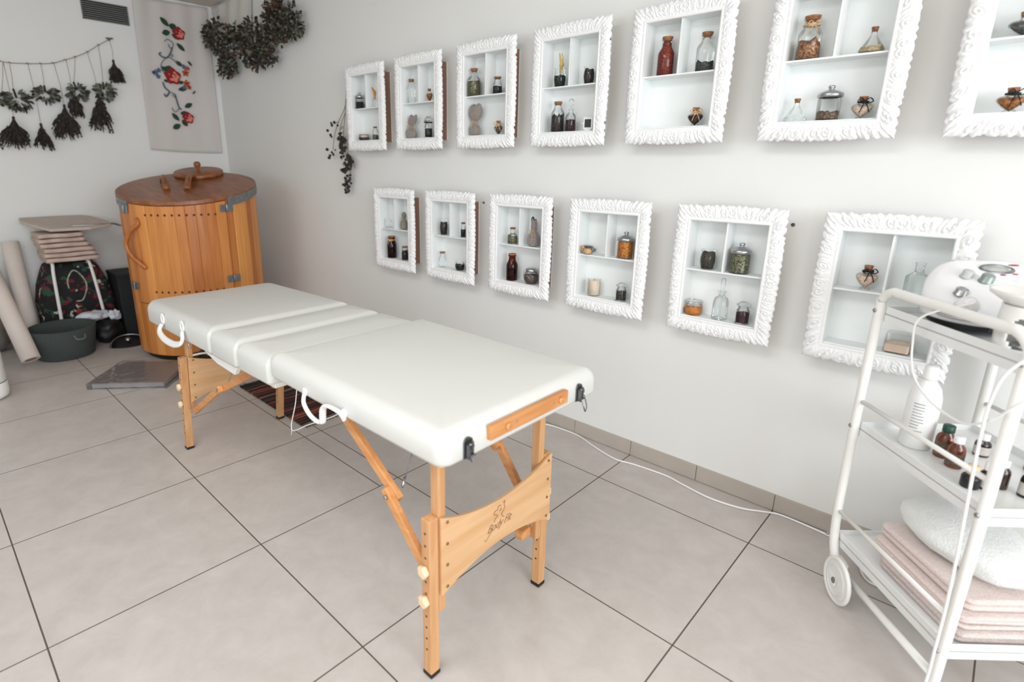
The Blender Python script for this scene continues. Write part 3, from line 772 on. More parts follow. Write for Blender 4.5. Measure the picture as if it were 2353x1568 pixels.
P('conical_flask', 4.663, 'U', 1, 'corked cone-shaped flask with a layer of pale oats', 'flask', lambda r: flask(r, .075, .066, 'oats'))
P('conical_flask', 4.488, 'U', 0, 'empty corked cone-shaped flask', 'flask', lambda r: flask(r, .074, .066))
P('glass_jar', 4.578, 'U', 0, 'largest steel-lidded jar, a layer of brown seeds inside, beside the empty flask', 'jar', lambda r: lidjar(r, .103, .072, 'linseed', .33), y=-.045)
P('heart_bottle', 4.667, 'U', 0, 'heart bottle of shells and sand tied with a black cord loop beside the largest jar', 'bottle', lambda r: heart(r, .072, .058, 'shells', RIBBON_BLACK, 'cord'))
P('heart_bottle', 4.984, 'U', 1, 'round corked bottle of grey powder at the upper picture corner', 'bottle', lambda r: heart(r, .066, .066, 'greygreen'))
P('heart_bottle', 4.994, 'U', 0, 'heart bottle of amber resin tied with wide black ribbon', 'bottle', lambda r: heart(r, .069, .062, 'spice', RIBBON_BLACK, 'ribbon'))
P('drinking_glass', 2.327, 'L', 1, 'small empty clear glass in the shelf nearest the barrel', 'glass', lambda r: openjar(r, .056, .046, None))
P('linen_pouch', 2.478, 'L', 1, 'small mauve linen pouch beside the small empty glass', 'pouch', lambda r: pouch(r, .102, .050, .62, .6, .05, seed=4))
P('corked_bottle', 2.355, 'L', 0, 'dark brown bottle with tan raffia round its neck', 'bottle', lambda r: bottle(r, .132, .056, 'coffee', .72, AMBER, neck=.72, bodyf=.66, ribbon=(TWINE, 'raffia_bow')))
P('corked_bottle', 2.480, 'L', 0, 'small black-filled bottle with a big cork beside the dark brown bottle', 'bottle', lambda r: bottle(r, .082, .040, 'black', .60, neck=.8, bodyf=.56))
P('glass_jar', 2.823, 'L', 1, 'open glass with upright black dried pods', 'jar', lambda r: openjar(r, .086, .046, 'pods', .78))
P('corked_bottle', 2.974, 'L', 1, 'thin little corked bottle of black powder', 'bottle', lambda r: bottle(r, .078, .028, 'black', .56, neck=.75, bodyf=.6))
P('corked_bottle', 2.811, 'L', 0, 'empty clear corked bottle above the lower frame edge beside the low black glass', 'bottle', lambda r: bottle(r, .086, .044, None, neck=.66, bodyf=.62))
P('glass_jar', 2.950, 'L', 0, 'low open glass with a layer of black powder', 'jar', lambda r: openjar(r, .050, .056, 'black', .40))
P('corked_bottle', 3.316, 'L', 1, 'small corked bottle of grey-green sage leaves', 'bottle', lambda r: bottle(r, .079, .050, 'greenherb', .44, neck=.5, bodyf=.5, bump=.4, seed=2))
P('linen_pouch', 3.445, 'L', 1, 'linen pouch with long dried leaves tied at the neck', 'pouch', lambda r: pouch(r, .130, .064, .56, .45, .0, herbs=True, seed=6))
P('corked_bottle', 3.317, 'L', 0, 'amber bottle full of brown herb with a flared neck', 'bottle', lambda r: bottle(r, .133, .056, 'brown', .62, AMBER, neck=.62, bodyf=.62))
def squat(r):
    R = .036; G(r, [(0, .001), (R * .7, .0005), (R, .02), (R, .045), (R * .8, .056), (R * .72, .06)])
    fill(r, [(0, .003), (R * .68, .003), (R * .93, .02), (R * .93, .042), (0, .044)], 'clay', .05)
    bm = B(); lathe(bm, [(0, .06), (R * .78, .06), (R * .8, .066), (R * .7, .074), (R * .4, .077), (0, .077)], 24); tube(bm, spline([(-.03, -.018, .062), (-.02, -.036, .035), (.0, -.038, .045), (.02, -.036, .03)], 5), .0012, 6); link('clasp_lid', bm, METAL, r)
P('glass_jar', 3.440, 'L', 0, 'squat clip-top jar of taupe clay with a steel lid', 'jar', squat)
def lying(r):
    bm = B(); M = Matrix.Translation((-.03, 0, .018)) @ Matrix.Rotation(PI / 2, 4, 'Y')
    lathe(bm, [(0, 0), (.018, 0), (.018, .04), (.008, .05), (.008, .06)], 20, M=M); link('glass_body', bm, CLEAR, r)
    bm = B(); lathe(bm, [(0, .004), (.015, .004), (.014, .032), (0, .034)], 14, M=M); link('contents', bm, content_mat('clay', *FILL['clay']), r)
    bm = B()
    for dx in (-.008, -.016):
        tube(bm, spline([(dx, -.018, .018), (dx - .016, -.028, .034), (dx - .022, -.026, .018), (dx, -.018, .014)], 5), .002, 6)
    lathe(bm, [(0, 0), (.016, .002), (.018, .012), (.014, .022), (0, .024)], 14, cx=.004, cy=-.026, z0=.002); link('raffia_bow', bm, TWINE, r)
P('glass_vial', 3.757, 'L', 1, 'little bottle lying on its side with a raffia bow', 'bottle', lying)
P('glass_jar', 3.926, 'L', 1, 'steel-lidded jar of orange dried petals', 'jar', lambda r: lidjar(r, .110, .072, 'orange', .96))
def candle(r):
    R = .028
    G(r, [(0, .001), (R * .8, .0005), (R, .008), (R, .07), (R * 1.02, .076)], FROST)
    bm = B(); lathe(bm, [(0, .004), (R * .9, .004), (R * .93, .066), (R * .8, .068), (0, .066)], 20); link('candle_wax', bm, content_mat('wax', *FILL['wax'], 30), r)
    bm = B(); tube(bm, [(0, 0, .064), (.001, 0, .074)], .001, 6); link('wick', bm, BLACK, r)
P('candle_glass', 3.789, 'L', 0, 'pale cream candle in a glass', 'candle', candle)
P('glass_jar', 3.924, 'L', 0, 'glass-lidded jar of dark brown spice beside the cream candle', 'jar', lambda r: lidglass(r, .077, .050, 'darkherb', .52))
P('glass_jar', 4.268, 'L', 1, 'open barrel-shaped glass of mixed dark dried herbs', 'jar', lambda r: openjar(r, .072, .057, 'darkherb', .90))
P('glass_jar', 4.382, 'L', 1, 'steel-lidded jar stuffed with grey-green dried leaves and stalks', 'jar', lambda r: lidjar(r, .110, .072, 'greenherb', .94))
P('glass_jar', 4.236, 'L', 0, 'low glass-lidded jar of bright orange powder', 'jar', lambda r: lowjar(r, .060, .066, 'powder', FROST, .42))
P('stoppered_bottle', 4.335, 'L', 0, 'empty clear bottle with a tall glass stopper', 'bottle', lambda r: stopper(r, .156, .056, None, True))
P('glass_jar', 4.417, 'L', 0, 'glass-lidded jar of dark brown coffee grounds', 'jar', lambda r: lidglass(r, .081, .052, 'coffee', .5))
P('heart_bottle', 4.764, 'L', 1, 'heart bottle of white shells with a long black cord in the shelf behind the trolley', 'bottle', lambda r: heart(r, .086, .060, 'shells', RIBBON_BLACK, 'cord'))
P('glass_bottle', 4.888, 'L', 1, 'empty clear round-shouldered bottle behind the white facial machine', 'bottle', lambda r: bottle(r, .100, .060, None, glassm=FROST, neck=.38, bodyf=.55, corked=False))
def squarejar(r):
    bm = B(); box(bm, -.034, .034, -.028, .028, .001, .062); link('glass_body', bm, CLEAR, r, bevel=.006)
    bm = B(); box(bm, -.031, .031, -.025, .025, .003, .030); link('contents', bm, content_mat('pink', *FILL['pink'], 20), r, bevel=.004)
P('glass_jar', 4.877, 'L', 0, 'square clear glass with pale pink salt behind the trolley post', 'jar', squarejar)


# ------------------------------------------------------------------ wooden steam barrel in the corner
BC = Vector((1.0, -.71, 0)); BR = .42; BAZ = math.radians(-19.3)
def ztop(x, y): return 1.1235 - .150 * (x - BC.x) + .123 * (y - BC.y)
def stave_mat():
    m = bpy.data.materials.new('barrel_staves'); m.use_nodes = True; nt = m.node_tree; b = nt.nodes['Principled BSDF']; N = nt.nodes.new; L = nt.links.new
    tc = N('ShaderNodeTexCoord'); sp = N('ShaderNodeSeparateXYZ'); L(tc.outputs['Object'], sp.inputs[0])
    at = N('ShaderNodeMath'); at.operation = 'ARCTAN2'; L(sp.outputs[1], at.inputs[0]); L(sp.outputs[0], at.inputs[1])
    mu = N('ShaderNodeMath'); mu.operation = 'MULTIPLY'; mu.inputs[1].default_value = NST / (2 * PI); L(at.outputs[0], mu.inputs[0])
    fl = N('ShaderNodeMath'); fl.operation = 'FLOOR'; L(mu.outputs[0], fl.inputs[0])
    wn = N('ShaderNodeTexWhiteNoise'); wn.noise_dimensions = '1D'; L(fl.outputs[0], wn.inputs['W'])
    mp = N('ShaderNodeMapping'); mp.inputs['Scale'].default_value = (14, 14, .9); L(tc.outputs['Object'], mp.inputs[0])
    n = N('ShaderNodeTexNoise'); n.inputs['Scale'].default_value = 3; n.inputs['Detail'].default_value = 6; n.inputs['Distortion'].default_value = .8; L(mp.outputs[0], n.inputs['Vector'])
    ad = N('ShaderNodeMath'); ad.operation = 'ADD'; L(wn.outputs[0], ad.inputs[0]); L(n.outputs[0], ad.inputs[1])
    hf = N('ShaderNodeMath'); hf.operation = 'MULTIPLY'; hf.inputs[1].default_value = .5; L(ad.outputs[0], hf.inputs[0])
    r = N('ShaderNodeValToRGB'); r.color_ramp.elements[0].position = .2; r.color_ramp.elements[1].position = .8
    r.color_ramp.elements[0].color = lin((172, 98, 38)); r.color_ramp.elements[1].color = lin((228, 156, 82)); L(hf.outputs[0], r.inputs[0])
    L(r.outputs[0], b.inputs['Base Color']); b.inputs['Roughness'].default_value = .38
    return m
NST = 44
STAVE = stave_mat()
BR_T = thing('steam_barrel', 'round wooden steam sauna barrel with sloping lid standing in the room corner', 'steam barrel', BC)
def stave_wall(a0, a1, z0, top, r, th, groove=.0025):
    """curved wall of upright staves between two angles; top: function of world x, y or a number"""
    bm = B(); step = 2 * PI / NST
    k0 = math.floor(a0 / step); k1 = math.ceil(a1 / step); angs = []
    for k in range(k0, k1):
        for f, g in ((0, -groove), (.06, 0), (.5, 0), (.94, 0)):
            a = (k + f) * step
            if a0 - 1e-6 <= a <= a1 + 1e-6: angs.append((a, g))
    if not angs or angs[0][0] > a0 + .01: angs.insert(0, (a0, 0))
    if angs[-1][0] < a1 - .01: angs.append((a1, 0))
    cols = []
    for a, g in angs:
        co, si = math.cos(a), math.sin(a)
        t = top(BC.x + r * co, BC.y + r * si) if callable(top) else top
        cols.append([bm.verts.new((rr * co, rr * si, z)) for rr, z in ((r + g, z0), (r + g, t), (r - th, t), (r - th, z0))])
    n = len(cols); closed = (a1 - a0) > 6.28
    for i in range(n if closed else n - 1):
        A_, B_ = cols[i], cols[(i + 1) % n]
        for j in range(4): bm.faces.new((A_[j], B_[j], B_[(j + 1) % 4], A_[(j + 1) % 4]))
    if not closed: bm.faces.new(cols[0]); bm.faces.new(list(reversed(cols[-1])))
    return bm
rad = math.radians
DA0, DA1 = rad(-81), rad(9.2)
link('barrel_wall', stave_wall(DA1 + .004, DA0 - .004 + 2 * PI, .045, lambda x, y: ztop(x, y) - .03, BR, .03), STAVE, BR_T)
link('barrel_wall', stave_wall(DA0 - .004, DA1 + .004, .045, .388, BR, .03), STAVE, BR_T)
DOOR = link('barrel_door', stave_wall(DA0, DA1, .394, lambda x, y: ztop(x, y) - .032, BR + .003, .03), STAVE, BR_T)
bm = B()
for z, n_ in ((.956, 11), (.472, 11)):
    for k in range(n_):
        a = rad(-57 + 56 * k / (n_ - 1.)) ; d = Vector((math.cos(a), math.sin(a), 0)); disc(bm, d * (BR + .0025) + Vector((0, 0, z)), d, .0078, .0012, 10)
link('dowel_hole', bm, mat('dowel_dark', (96, 52, 20), .8), DOOR)
def lidslab(name, a0, a1, r0, dz, th, m, mi=None):
    bm = B(); n = 48; rim_t, rim_b = [], []
    for k in range(n + 1):
        a = a0 + (a1 - a0) * k / n; x, y = r0 * math.cos(a), r0 * math.sin(a); z = ztop(BC.x + x, BC.y + y) + dz
        rim_t.append(bm.verts.new((x, y, z))); rim_b.append(bm.verts.new((x, y, z - th)))
    for k in range(n): bm.faces.new((rim_b[k], rim_b[k + 1], rim_t[k + 1], rim_t[k]))
    bm.faces.new(rim_t); bm.faces.new(list(reversed(rim_b))); bm.faces.new((rim_b[0], rim_t[0], rim_t[-1], rim_b[-1]))
    return link(name, bm, m, BR_T, bevel=.003)
LIDW = wood('barrel_lid_wood', (160, 100, 60), (118, 68, 38), axis=0, scale=4, rough=.35)
lidslab('lid_panel', DA0 - .05, DA1, BR + .008, -.002, .026, LIDW)
lidslab('lid_panel', DA1 + .004, DA0 - .054 + 2 * PI, BR + .008, -.002, .026, LIDW)
def on_lid(x, y, dz=0.0): return Vector((x - BC.x, y - BC.y, ztop(x, y) - .002 + dz))
# small round neck lid and its knob
c0 = on_lid(.74, -.535); nv = Vector((.150, -.123, 1)).normalized(); Mq = Matrix.Translation(c0) @ nv.to_track_quat('Z', 'Y').to_matrix().to_4x4()
bm = B(); lathe(bm, [(0, 0), (.158, 0), (.165, .006), (.165, .026), (.158, .032), (0, .034)], 40, M=Mq); NL = link('neck_lid', bm, LIDW, BR_T)
bm = B(); lathe(bm, [(0, .03), (.013, .03), (.010, .045), (.012, .055), (.022, .068), (.024, .08), (.018, .094), (0, .1)], 20, M=Mq); link('lid_knob', bm, LIDW, NL)
for (xa, ya), (xb, yb) in (((.80, -.80), (1.06, -.868)), ((.87, -.62), (1.13, -.765))):
    a = on_lid(xa, ya, .0); b_ = on_lid(xb, yb, .0); bm = B()
    pts = [a + (b_ - a) * t + Vector((0, 0, .055 * math.sin(PI * t) ** .7)) for t in [i / 12 for i in range(13)]]
    tube(bm, pts, [.016 + .006 * abs(1 - 2 * i / 12) for i in range(13)], 10); link('lid_handle', bm, LIDW, BR_T)
GALV = mat('galvanised_steel', (142, 148, 150), .38, .85, noise_amt=.25, noise_scale=40)
def strap(a0, a1, z0, z1, r=BR + .011, follow=True):
    bm = B(); n = 10; rows = []
    for k in range(n + 1):
        a = a0 + (a1 - a0) * k / n; x, y = r * math.cos(a), r * math.sin(a); t = ztop(BC.x + x, BC.y + y) if follow else 0
        rows.append([bm.verts.new((x * f, y * f, t + z)) for f, z in ((1, z0), (1, z1), (.985, z1), (.985, z0))])
    for A_, B_ in zip(rows[:-1], rows[1:]):
        for j in range(4): bm.faces.new((A_[j], B_[j], B_[(j + 1) % 4], A_[(j + 1) % 4]))
    bm.faces.new(rows[0]); bm.faces.new(rows[-1])
    for k in range(4):
        a = a0 + (a1 - a0) * (k + .5) / 4; d = Vector((math.cos(a), math.sin(a), 0)); t = ztop(BC.x + r * d.x, BC.y + r * d.y) if follow else 0
        disc(bm, d * r + Vector((0, 0, t + (z0 + z1) / 2)), d, .004, .003, 8)
    return link('steel_strap', bm, GALV, BR_T)
strap(rad(10.5), rad(68), -.068, -.012); strap(rad(-96), rad(-74), -.062, -.014)
for a, z in ((DA1, .990), (DA1, .532), (DA0 - .01, .985), (DA0 - .03, .50)):
    d = Vector((math.cos(a), math.sin(a), 0)); t = Vector((-d.y, d.x, 0)); bm = B(); c = d * (BR + .006)
    for sg in (-1, 1): beam(bm, c + t * sg * .008 + Vector((0, 0, z)), c + t * sg * .045 + Vector((0, 0, z)), .005, .045, d)
    tube(bm, [c + d * .004 + Vector((0, 0, z - .024)), c + d * .004 + Vector((0, 0, z + .024))], .006, 8)
    link('hinge', bm, GALV, BR_T, bevel=.001)
bm = B(); hp = []
for da, z, o in ((-66, .935, .004), (-64.5, .90, .012), (-70, .865, .03), (-74, .81, .045), (-75, .76, .048), (-72, .70, .04), (-66.5, .655, .022), (-63.5, .625, .006)):
    a = rad(da); hp.append(Vector((math.cos(a), math.sin(a), 0)) * (BR + o) + Vector((0, 0, z)))
tube(bm, spline(hp, 5), [.014] * 36, 10); link('door_handle', bm, wood('handle_wood', (190, 116, 56), (156, 86, 36), axis=2, rough=.3), DOOR)
bm = B(); lathe(bm, [(0, 0), (.385, 0), (.395, .05), (0, .05)], 48); link('base', bm, BLACK, BR_T)

# ------------------------------------------------------------------ black steam generator between barrel and table
sg_ = thing('steam_generator', 'black appliance box on the floor between the barrel and the table legs', 'appliance', (1.61, -.90, 0), rad(10))
bm = B(); box(bm, -.08, .08, -.14, .14, .008, .13); link('body', bm, BLACK, sg_, bevel=.015, seg=3)
bm = B(); tube(bm, spline([(0, .1, .12), (.0, .06, .17), (0, -.02, .18), (0, -.1, .13)], 6), .010, 8); link('carry_handle', bm, BLACK, sg_)
bm = B(); tube(bm, spline([(.06, -.05, .125), (.08, -.1, .16), (.03, -.16, .15), (-.02, -.12, .13)], 6), .006, 8); link('steam_hose', bm, PAINTED, sg_)

# ------------------------------------------------------------------ things along the far wall
# patterned shopping trolley bag
def floral():
    m = bpy.data.materials.new('floral_fabric'); m.use_nodes = True; nt = m.node_tree; b = nt.nodes['Principled BSDF']; b.inputs['Roughness'].default_value = .8; N = nt.nodes.new; L = nt.links.new
    tc = N('ShaderNodeTexCoord')
    nz = N('ShaderNodeTexNoise'); nz.inputs['Scale'].default_value = 13; nz.inputs['Detail'].default_value = 3; L(tc.outputs['Object'], nz.inputs['Vector'])
    v = N('ShaderNodeTexVoronoi'); v.inputs['Scale'].default_value = 38
    ad = N('ShaderNodeMix'); ad.data_type = 'VECTOR'; ad.inputs[0].default_value = .12; L(tc.outputs['Object'], ad.inputs[4]); L(nz.outputs['Color'], ad.inputs[5]); L(ad.outputs[1], v.inputs['Vector'])
    r = N('ShaderNodeValToRGB'); e = r.color_ramp.elements; r.color_ramp.interpolation = 'CONSTANT'
    cols = [(0, (20, 20, 24)), (.42, (110, 26, 34)), (.52, (24, 22, 26)), (.6, (40, 74, 58)), (.68, (20, 20, 24)), (.80, (196, 186, 170)), (.85, (30, 28, 34)), (.93, (150, 50, 48))]
    e[0].position = 0; e[0].color = lin(cols[0][1]); e[1].position = cols[1][0]; e[1].color = lin(cols[1][1])
    for p_, c_ in cols[2:]:
        x = e.new(p_); x.color = lin(c_)
    L(v.outputs['Color'], r.inputs[0]); L(r.outputs[0], b.inputs['Base Color'])
    return m
sb = thing('shopping_trolley', 'dark floral shopping trolley bag with white tube frame below the folded sheets', 'trolley bag', (.20, -1.32, 0))
bm = B(); rings = []
for z, hw, hd in ((.09, .21, .12), (.10, .225, .13), (.30, .228, .135), (.42, .205, .13), (.52, .17, .12), (.565, .15, .11), (.575, .13, .10)):
    o = rounded_outline(-hd, hd, -hw, hw, (.05, .05), 5); rings.append([bm.verts.new((x, y + .0, z)) for x, y in o])
for a, b_ in zip(rings[:-1], rings[1:]):
    for k in range(len(a)): bm.faces.new((a[k], a[(k + 1) % len(a)], b_[(k + 1) % len(a)], b_[k])).smooth = True
bm.faces.new(rings[-1]); bm.faces.new(rings[0]); link('fabric_bag', bm, floral(), sb)
bm = B()
tube(bm, spline([(.165, -.135, .05), (.155, -.130, .25), (.150, -.125, .50), (.150, -.12, .575), (.12, -.12, .59), (-.1, -.12, .592)], 6), .011, 10)
tube(bm, spline([(.170, .135, .05), (.160, .125, .25), (.152, .105, .50), (.150, .095, .575), (.12, .09, .59), (-.1, .09, .592)], 6), .011, 10)
tube(bm, [(-.1, -.12, .592), (-.1, .09, .592)], .011, 10); tube(bm, [(.08, -.12, .592), (.08, .09, .592)], .007, 8)
tube(bm, [(.166, -.134, .06), (.171, .134, .06)], .009, 8)
link('tube_frame', bm, PAINTED, sb)
for y in (-.15, .15):
    bm = B(); tube(bm, [(.13 + .045 * math.cos(t), y, .05 + .045 * math.sin(t)) for t in [2 * PI * k / 20 for k in range(20)]], .008, 8, closed=True); disc(bm, (.13, y - .008, .05), (0, 1, 0), .03, .016); link('wheel', bm, BLACK, sb)
bm = B()
for (y, z, r) in ((0.0, .47, .05), (0.0, .36, .06)):
    pass
tube(bm, spline([(.132, -.05, .40), (.130, -.045, .47), (.122, 0, .525), (.130, .05, .46), (.136, .055, .39), (.137, .02, .31), (.137, -.02, .305)], 6), .005, 6, flat=.5)
link('printed_garland', bm, mat('print_cream', (196, 196, 180), .8, rgb2=(120, 132, 110), noise_scale=60), sb)
# folded sheets stacked on the frame
SHEETS = mat('folded_beige_sheet', (206, 186, 174), .9, rgb2=(186, 164, 152), noise_scale=14, bump=.3, bump_scale=60)
rnd = random.Random(4)
places = ['lowest of the stack, lying on the white tube frame', 'second from the bottom of the stack', 'third from the bottom of the stack', 'third from the top of the stack', 'second from the top of the stack', 'topmost of the stack, under the small ironing board']
for k in range(6):
    z = .603 + .0335 * k; w2 = .15 - .006 * k; dy = -.012 * k + rnd.uniform(-.006, .006)
    bm = B(); y0, y1 = -1.325 - w2 + dy, -1.315 + w2 + dy; x0, x1 = .17 + rnd.uniform(-.01, .01), .44 + rnd.uniform(-.012, .012)
    n = 14; N2 = 12
    def sheet_pt(u, v, lo):
        x = x0 + (x1 - x0) * u; y = y0 + (y1 - y0) * v
        r = .012; e = min(u * (x1 - x0), 1.0); 
        d = min((x1 - x) / r, 1.0) if x1 - x < r else 1.0
        bul = .0145 * math.sqrt(max(0, 1 - (1 - d) ** 2)) if d < 1 else .0145
        wv = .0012 * math.sin(v * 9 + k) 
        return Vector((x, y, z + .0155 + (-bul if lo else bul) + wv))
    U = [i / n for i in range(n)] + [.975, .99, 1.0]
    tp = [[bm.verts.new(sheet_pt(u, v / N2, False)) for v in range(N2 + 1)] for u in U]
    bt = [[bm.verts.new(sheet_pt(u, v / N2, True)) for v in range(N2 + 1)] for u in U]
    for g, fl in ((tp, 0), (bt, 1)):
        for i in range(len(U) - 1):
            for j in range(N2):
                f = (g[i][j], g[i + 1][j], g[i + 1][j + 1], g[i][j + 1]); bm.faces.new(f if not fl else tuple(reversed(f))).smooth = True
    for i in range(len(U) - 1):
        for j in (0, N2): bm.faces.new((tp[i][j], tp[i + 1][j], bt[i + 1][j], bt[i][j]))
    for j in range(N2): bm.faces.new((tp[0][j], tp[0][j + 1], bt[0][j + 1], bt[0][j]))
    bmesh.ops.remove_doubles(bm, verts=bm.verts, dist=1e-5)
    o = link('folded_sheet', bm, SHEETS); setp(o, 'folded beige sheet, ' + places[k], 'sheet', 'folded sheets stacked on the trolley bag')
# small ironing board lying on the stack
ib = thing('tabletop_ironing_board', 'small beige ironing board with pointed tip lying on the folded sheets', 'ironing board', (0, 0, 0))
bm = B(); P3 = [(.06, -1.535), (.16, -1.545), (.27, -1.51), (.45, -1.43), (.46, -1.20), (.40, -1.06), (.30, -1.05), (.12, -1.11), (.06, -1.16), (.05, -1.34)]
def zb(x): return .884 - .142 * x
top = [bm.verts.new((x, y, zb(x) + .014)) for x, y in P3]; bot = [bm.verts.new((x, y, zb(x) - .006)) for x, y in P3]
bm.faces.new(top); bm.faces.new(list(reversed(bot)))
for k in range(len(P3)): bm.faces.new((bot[k], bot[(k + 1) % len(P3)], top[(k + 1) % len(P3)], top[k]))
link('board', bm, mat('board_cover', (196, 184, 174), .9, noise_amt=.1, noise_scale=20), ib, bevel=.006, seg=3)
bm = B(); tube(bm, spline([(.38, -1.30, zb(.38) + .012), (.39, -1.12, zb(.39) + .012), (.35, -1.04, zb(.35) + .006), (.30, -.99, zb(.3) - .02), (.2, -.93, zb(.2) - .05)], 5), .008, 8); link('metal_foot', bm, METAL, ib)

# paper rolls
def roll(label, a, b_, r, hollow=True):
    a, b_ = Vector(a), Vector(b_); L_ = (b_ - a).length
    t = thing('paper_roll', label, 'paper roll', a); t.rotation_mode = 'QUATERNION'; t.rotation_quaternion = (b_ - a).normalized().to_track_quat('Z', 'Y')
    bm = B(); lathe(bm, [(r * .62, 0), (r, 0), (r, L_), (r * .62, L_)], 28, close=True); link('rolled_paper', bm, mat('roll_paper', (226, 216, 208), .8, noise_amt=.05, noise_scale=5), t)
    bm = B(); lathe(bm, [(r * .5, .001), (r * .615, .001), (r * .615, L_ - .001), (r * .5, L_ - .001)], 24, close=True); link('cardboard_core', bm, mat('cardboard', (150, 126, 104), .9), t)
    return t
roll('tall white paper roll leaning upright against the far wall behind the grey basket', (.27, -1.62, .02), (.10, -1.615, .73), .052)
roll('long white paper roll slanting down to the floor in front of the grey basket', (.765, -1.705, .058), (.40, -1.79, .66), .052)
# felt basket
fb = thing('felt_basket', 'dark grey felt basket on the floor beside the white paper roll', 'basket', (.60, -1.495, 0))
bm = B(); lathe(bm, [(0, 0), (.15, 0), (.165, .01), (.182, .12), (.195, .205), (.187, .205), (.174, .12), (.157, .015), (0, .012)], 40); link('basket_body', bm, mat('grey_felt', (70, 78, 77), .95, noise_amt=.2, noise_scale=120, bump=.4), fb)
bm = B(); tube(bm, spline([(.19, .03, .17), (.215, .04, .15), (.215, .08, .15), (.185, .09, .17)], 5), .005, 6); link('handle', bm, mat('grey_felt_strap', (110, 116, 112), .9), fb)
# black box
bb = thing('black_box', 'tall matt black box standing between the trolley bag and the barrel', 'box', (.30, -.955, 0))
bm = B(); box(bm, -.14, .14, -.135, .16, 0, .455); link('box_body', bm, mat('matt_black', (26, 32, 34), .7, noise_amt=.2), bb, bevel=.006)
bm = B(); box(bm, -.143, .143, -.138, .163, .45, .478); link('box_lid', bm, MATS['matt_black'], bb, bevel=.005)
# black sack with crumpled white paper
def lump(r, sc_, seed, amp=.25, zmin=None):
    bm = B(); bmesh.ops.create_icosphere(bm, subdivisions=4, radius=r)
    for v in bm.verts:
        n_ = noise.noise(v.co * (1.6 / r) + Vector((seed, seed, 0))); n2 = noise.noise(v.co * (5 / r) + Vector((seed, 3, 0)))
        v.co *= 1 + amp * n_ + amp * .35 * n2
        v.co.x *= sc_[0]; v.co.y *= sc_[1]; v.co.z *= sc_[2]
        if zmin is not None: v.co.z = max(v.co.z, zmin)
    return bm
ks = link('black_sack', lump(.10, (.8, 1.0, .9), 5, .2, -.085), mat('black_bag_plastic', (18, 19, 22), .45, noise_amt=.3), smooth=True, loc=(.47, -1.205, .085)); setp(ks, 'slumped black sack on the floor beside the dark grey basket', 'sack')
cp = link('crumpled_paper', lump(.075, (.8, 1.25, .5), 9, .45), mat('white_tissue', (216, 222, 230), .8), smooth=True, loc=(.44, -1.27, .20)); setp(cp, 'crumpled white paper lying on top of the black sack', 'paper')
cp = link('crumpled_paper', lump(.04, (.7, .9, .9), 13, .6), MATS['white_tissue'], smooth=True, loc=(.47, -1.15, .19)); setp(cp, 'small crumpled white scrap nearest the tall black box', 'paper')
# pan lid with chrome rim
pl_ = thing('pan_lid', 'round black pan lid with chrome rim lying on the floor beside the barrel', 'lid', (.66, -1.135, .0)); pl_.rotation_euler = (rad(6), rad(24), 0)
bm = B(); lathe(bm, [(0, .032), (.06, .028), (.105, .012), (.112, .002), (.105, .0), (0, .02)], 36); link('lid_dome', bm, BLACK, pl_)
bm = B(); tube(bm, [(.113 * math.cos(t), .113 * math.sin(t), .006) for t in [2 * PI * k / 40 for k in range(40)]], .0065, 8, closed=True); link('chrome_rim', bm, METAL, pl_)
bm = B(); lathe(bm, [(0, .03), (.010, .03), (.008, .045), (.02, .055), (.018, .065), (0, .067)], 18); link('lid_knob', bm, METAL, pl_)
# grey sack and teal cushion at the picture edge
gs = link('cloth_sack', lump(.17, (.75, .85, 1.35), 21, .18, -.24), mat('taupe_cloth', (128, 122, 116), .95, noise_amt=.15, noise_scale=40), smooth=True, loc=(.20, -1.83, .24)); setp(gs, 'taupe cloth sack standing against the far wall behind the slanting paper roll', 'sack')
tc_ = link('folded_cushion', lump(.10, (.9, 1.3, .45), 25, .15), mat('teal_cloth', (34, 62, 70), .9, rgb2=(20, 34, 40)), smooth=True, loc=(.20, -1.86, .545)); setp(tc_, 'dark teal cushion resting on the taupe cloth sack', 'cushion')
# tall white appliance cut off by the picture edge
wa = thing('air_purifier', 'tall white rounded appliance at the picture edge near the paper roll', 'appliance', (1.18, -1.965, 0))
bm = B(); lathe(bm, [(0, 0), (.07, 0), (.092, .012), (.098, .03), (.098, .092), (.096, .094)], 40); link('base', bm, WHITEPL, wa)
bm = B(); lathe(bm, [(.096, .100), (.098, .102), (.094, .30), (.088, .50), (.07, .53), (0, .54)], 40); link('body', bm, WHITEPL, wa)
bm = B(); lathe(bm, [(.088, .088), (.094, .088), (.094, .106), (.088, .106)], 40, close=True); link('seam_ring', bm, mat('seam_grey', (150, 156, 150), .6), wa)
# plastic wrapped parcel
pk = thing('wrapped_parcel', 'flat grey parcel in clear plastic wrap lying on the floor near the barrel', 'parcel', (1.41, -1.255, 0), rad(49))
bm = B(); box(bm, -.20, .20, -.185, .185, .003, .034); link('grey_boards', bm, mat('grey_board', (166, 161, 159), .7, noise_amt=.12, noise_scale=12, stretch=(1, 8, 1)), pk, bevel=.004)
bm = B(); box(bm, -.22, .225, -.205, .205, .0015, .038)
bmesh.ops.subdivide_edges(bm, edges=bm.edges, cuts=9, use_grid_fill=True)
for v in bm.verts:
    d = Vector((noise.noise(v.co * 16), noise.noise(v.co * 16 + Vector((7, 0, 0))), noise.noise(v.co * 22 + Vector((0, 9, 0))))) * .005
    v.co += d; v.co.z = max(v.co.z, .001)
link('plastic_wrap', bm, glass('cling_film', (.97, .97, .98), (.92, .92, .93), .35), pk)
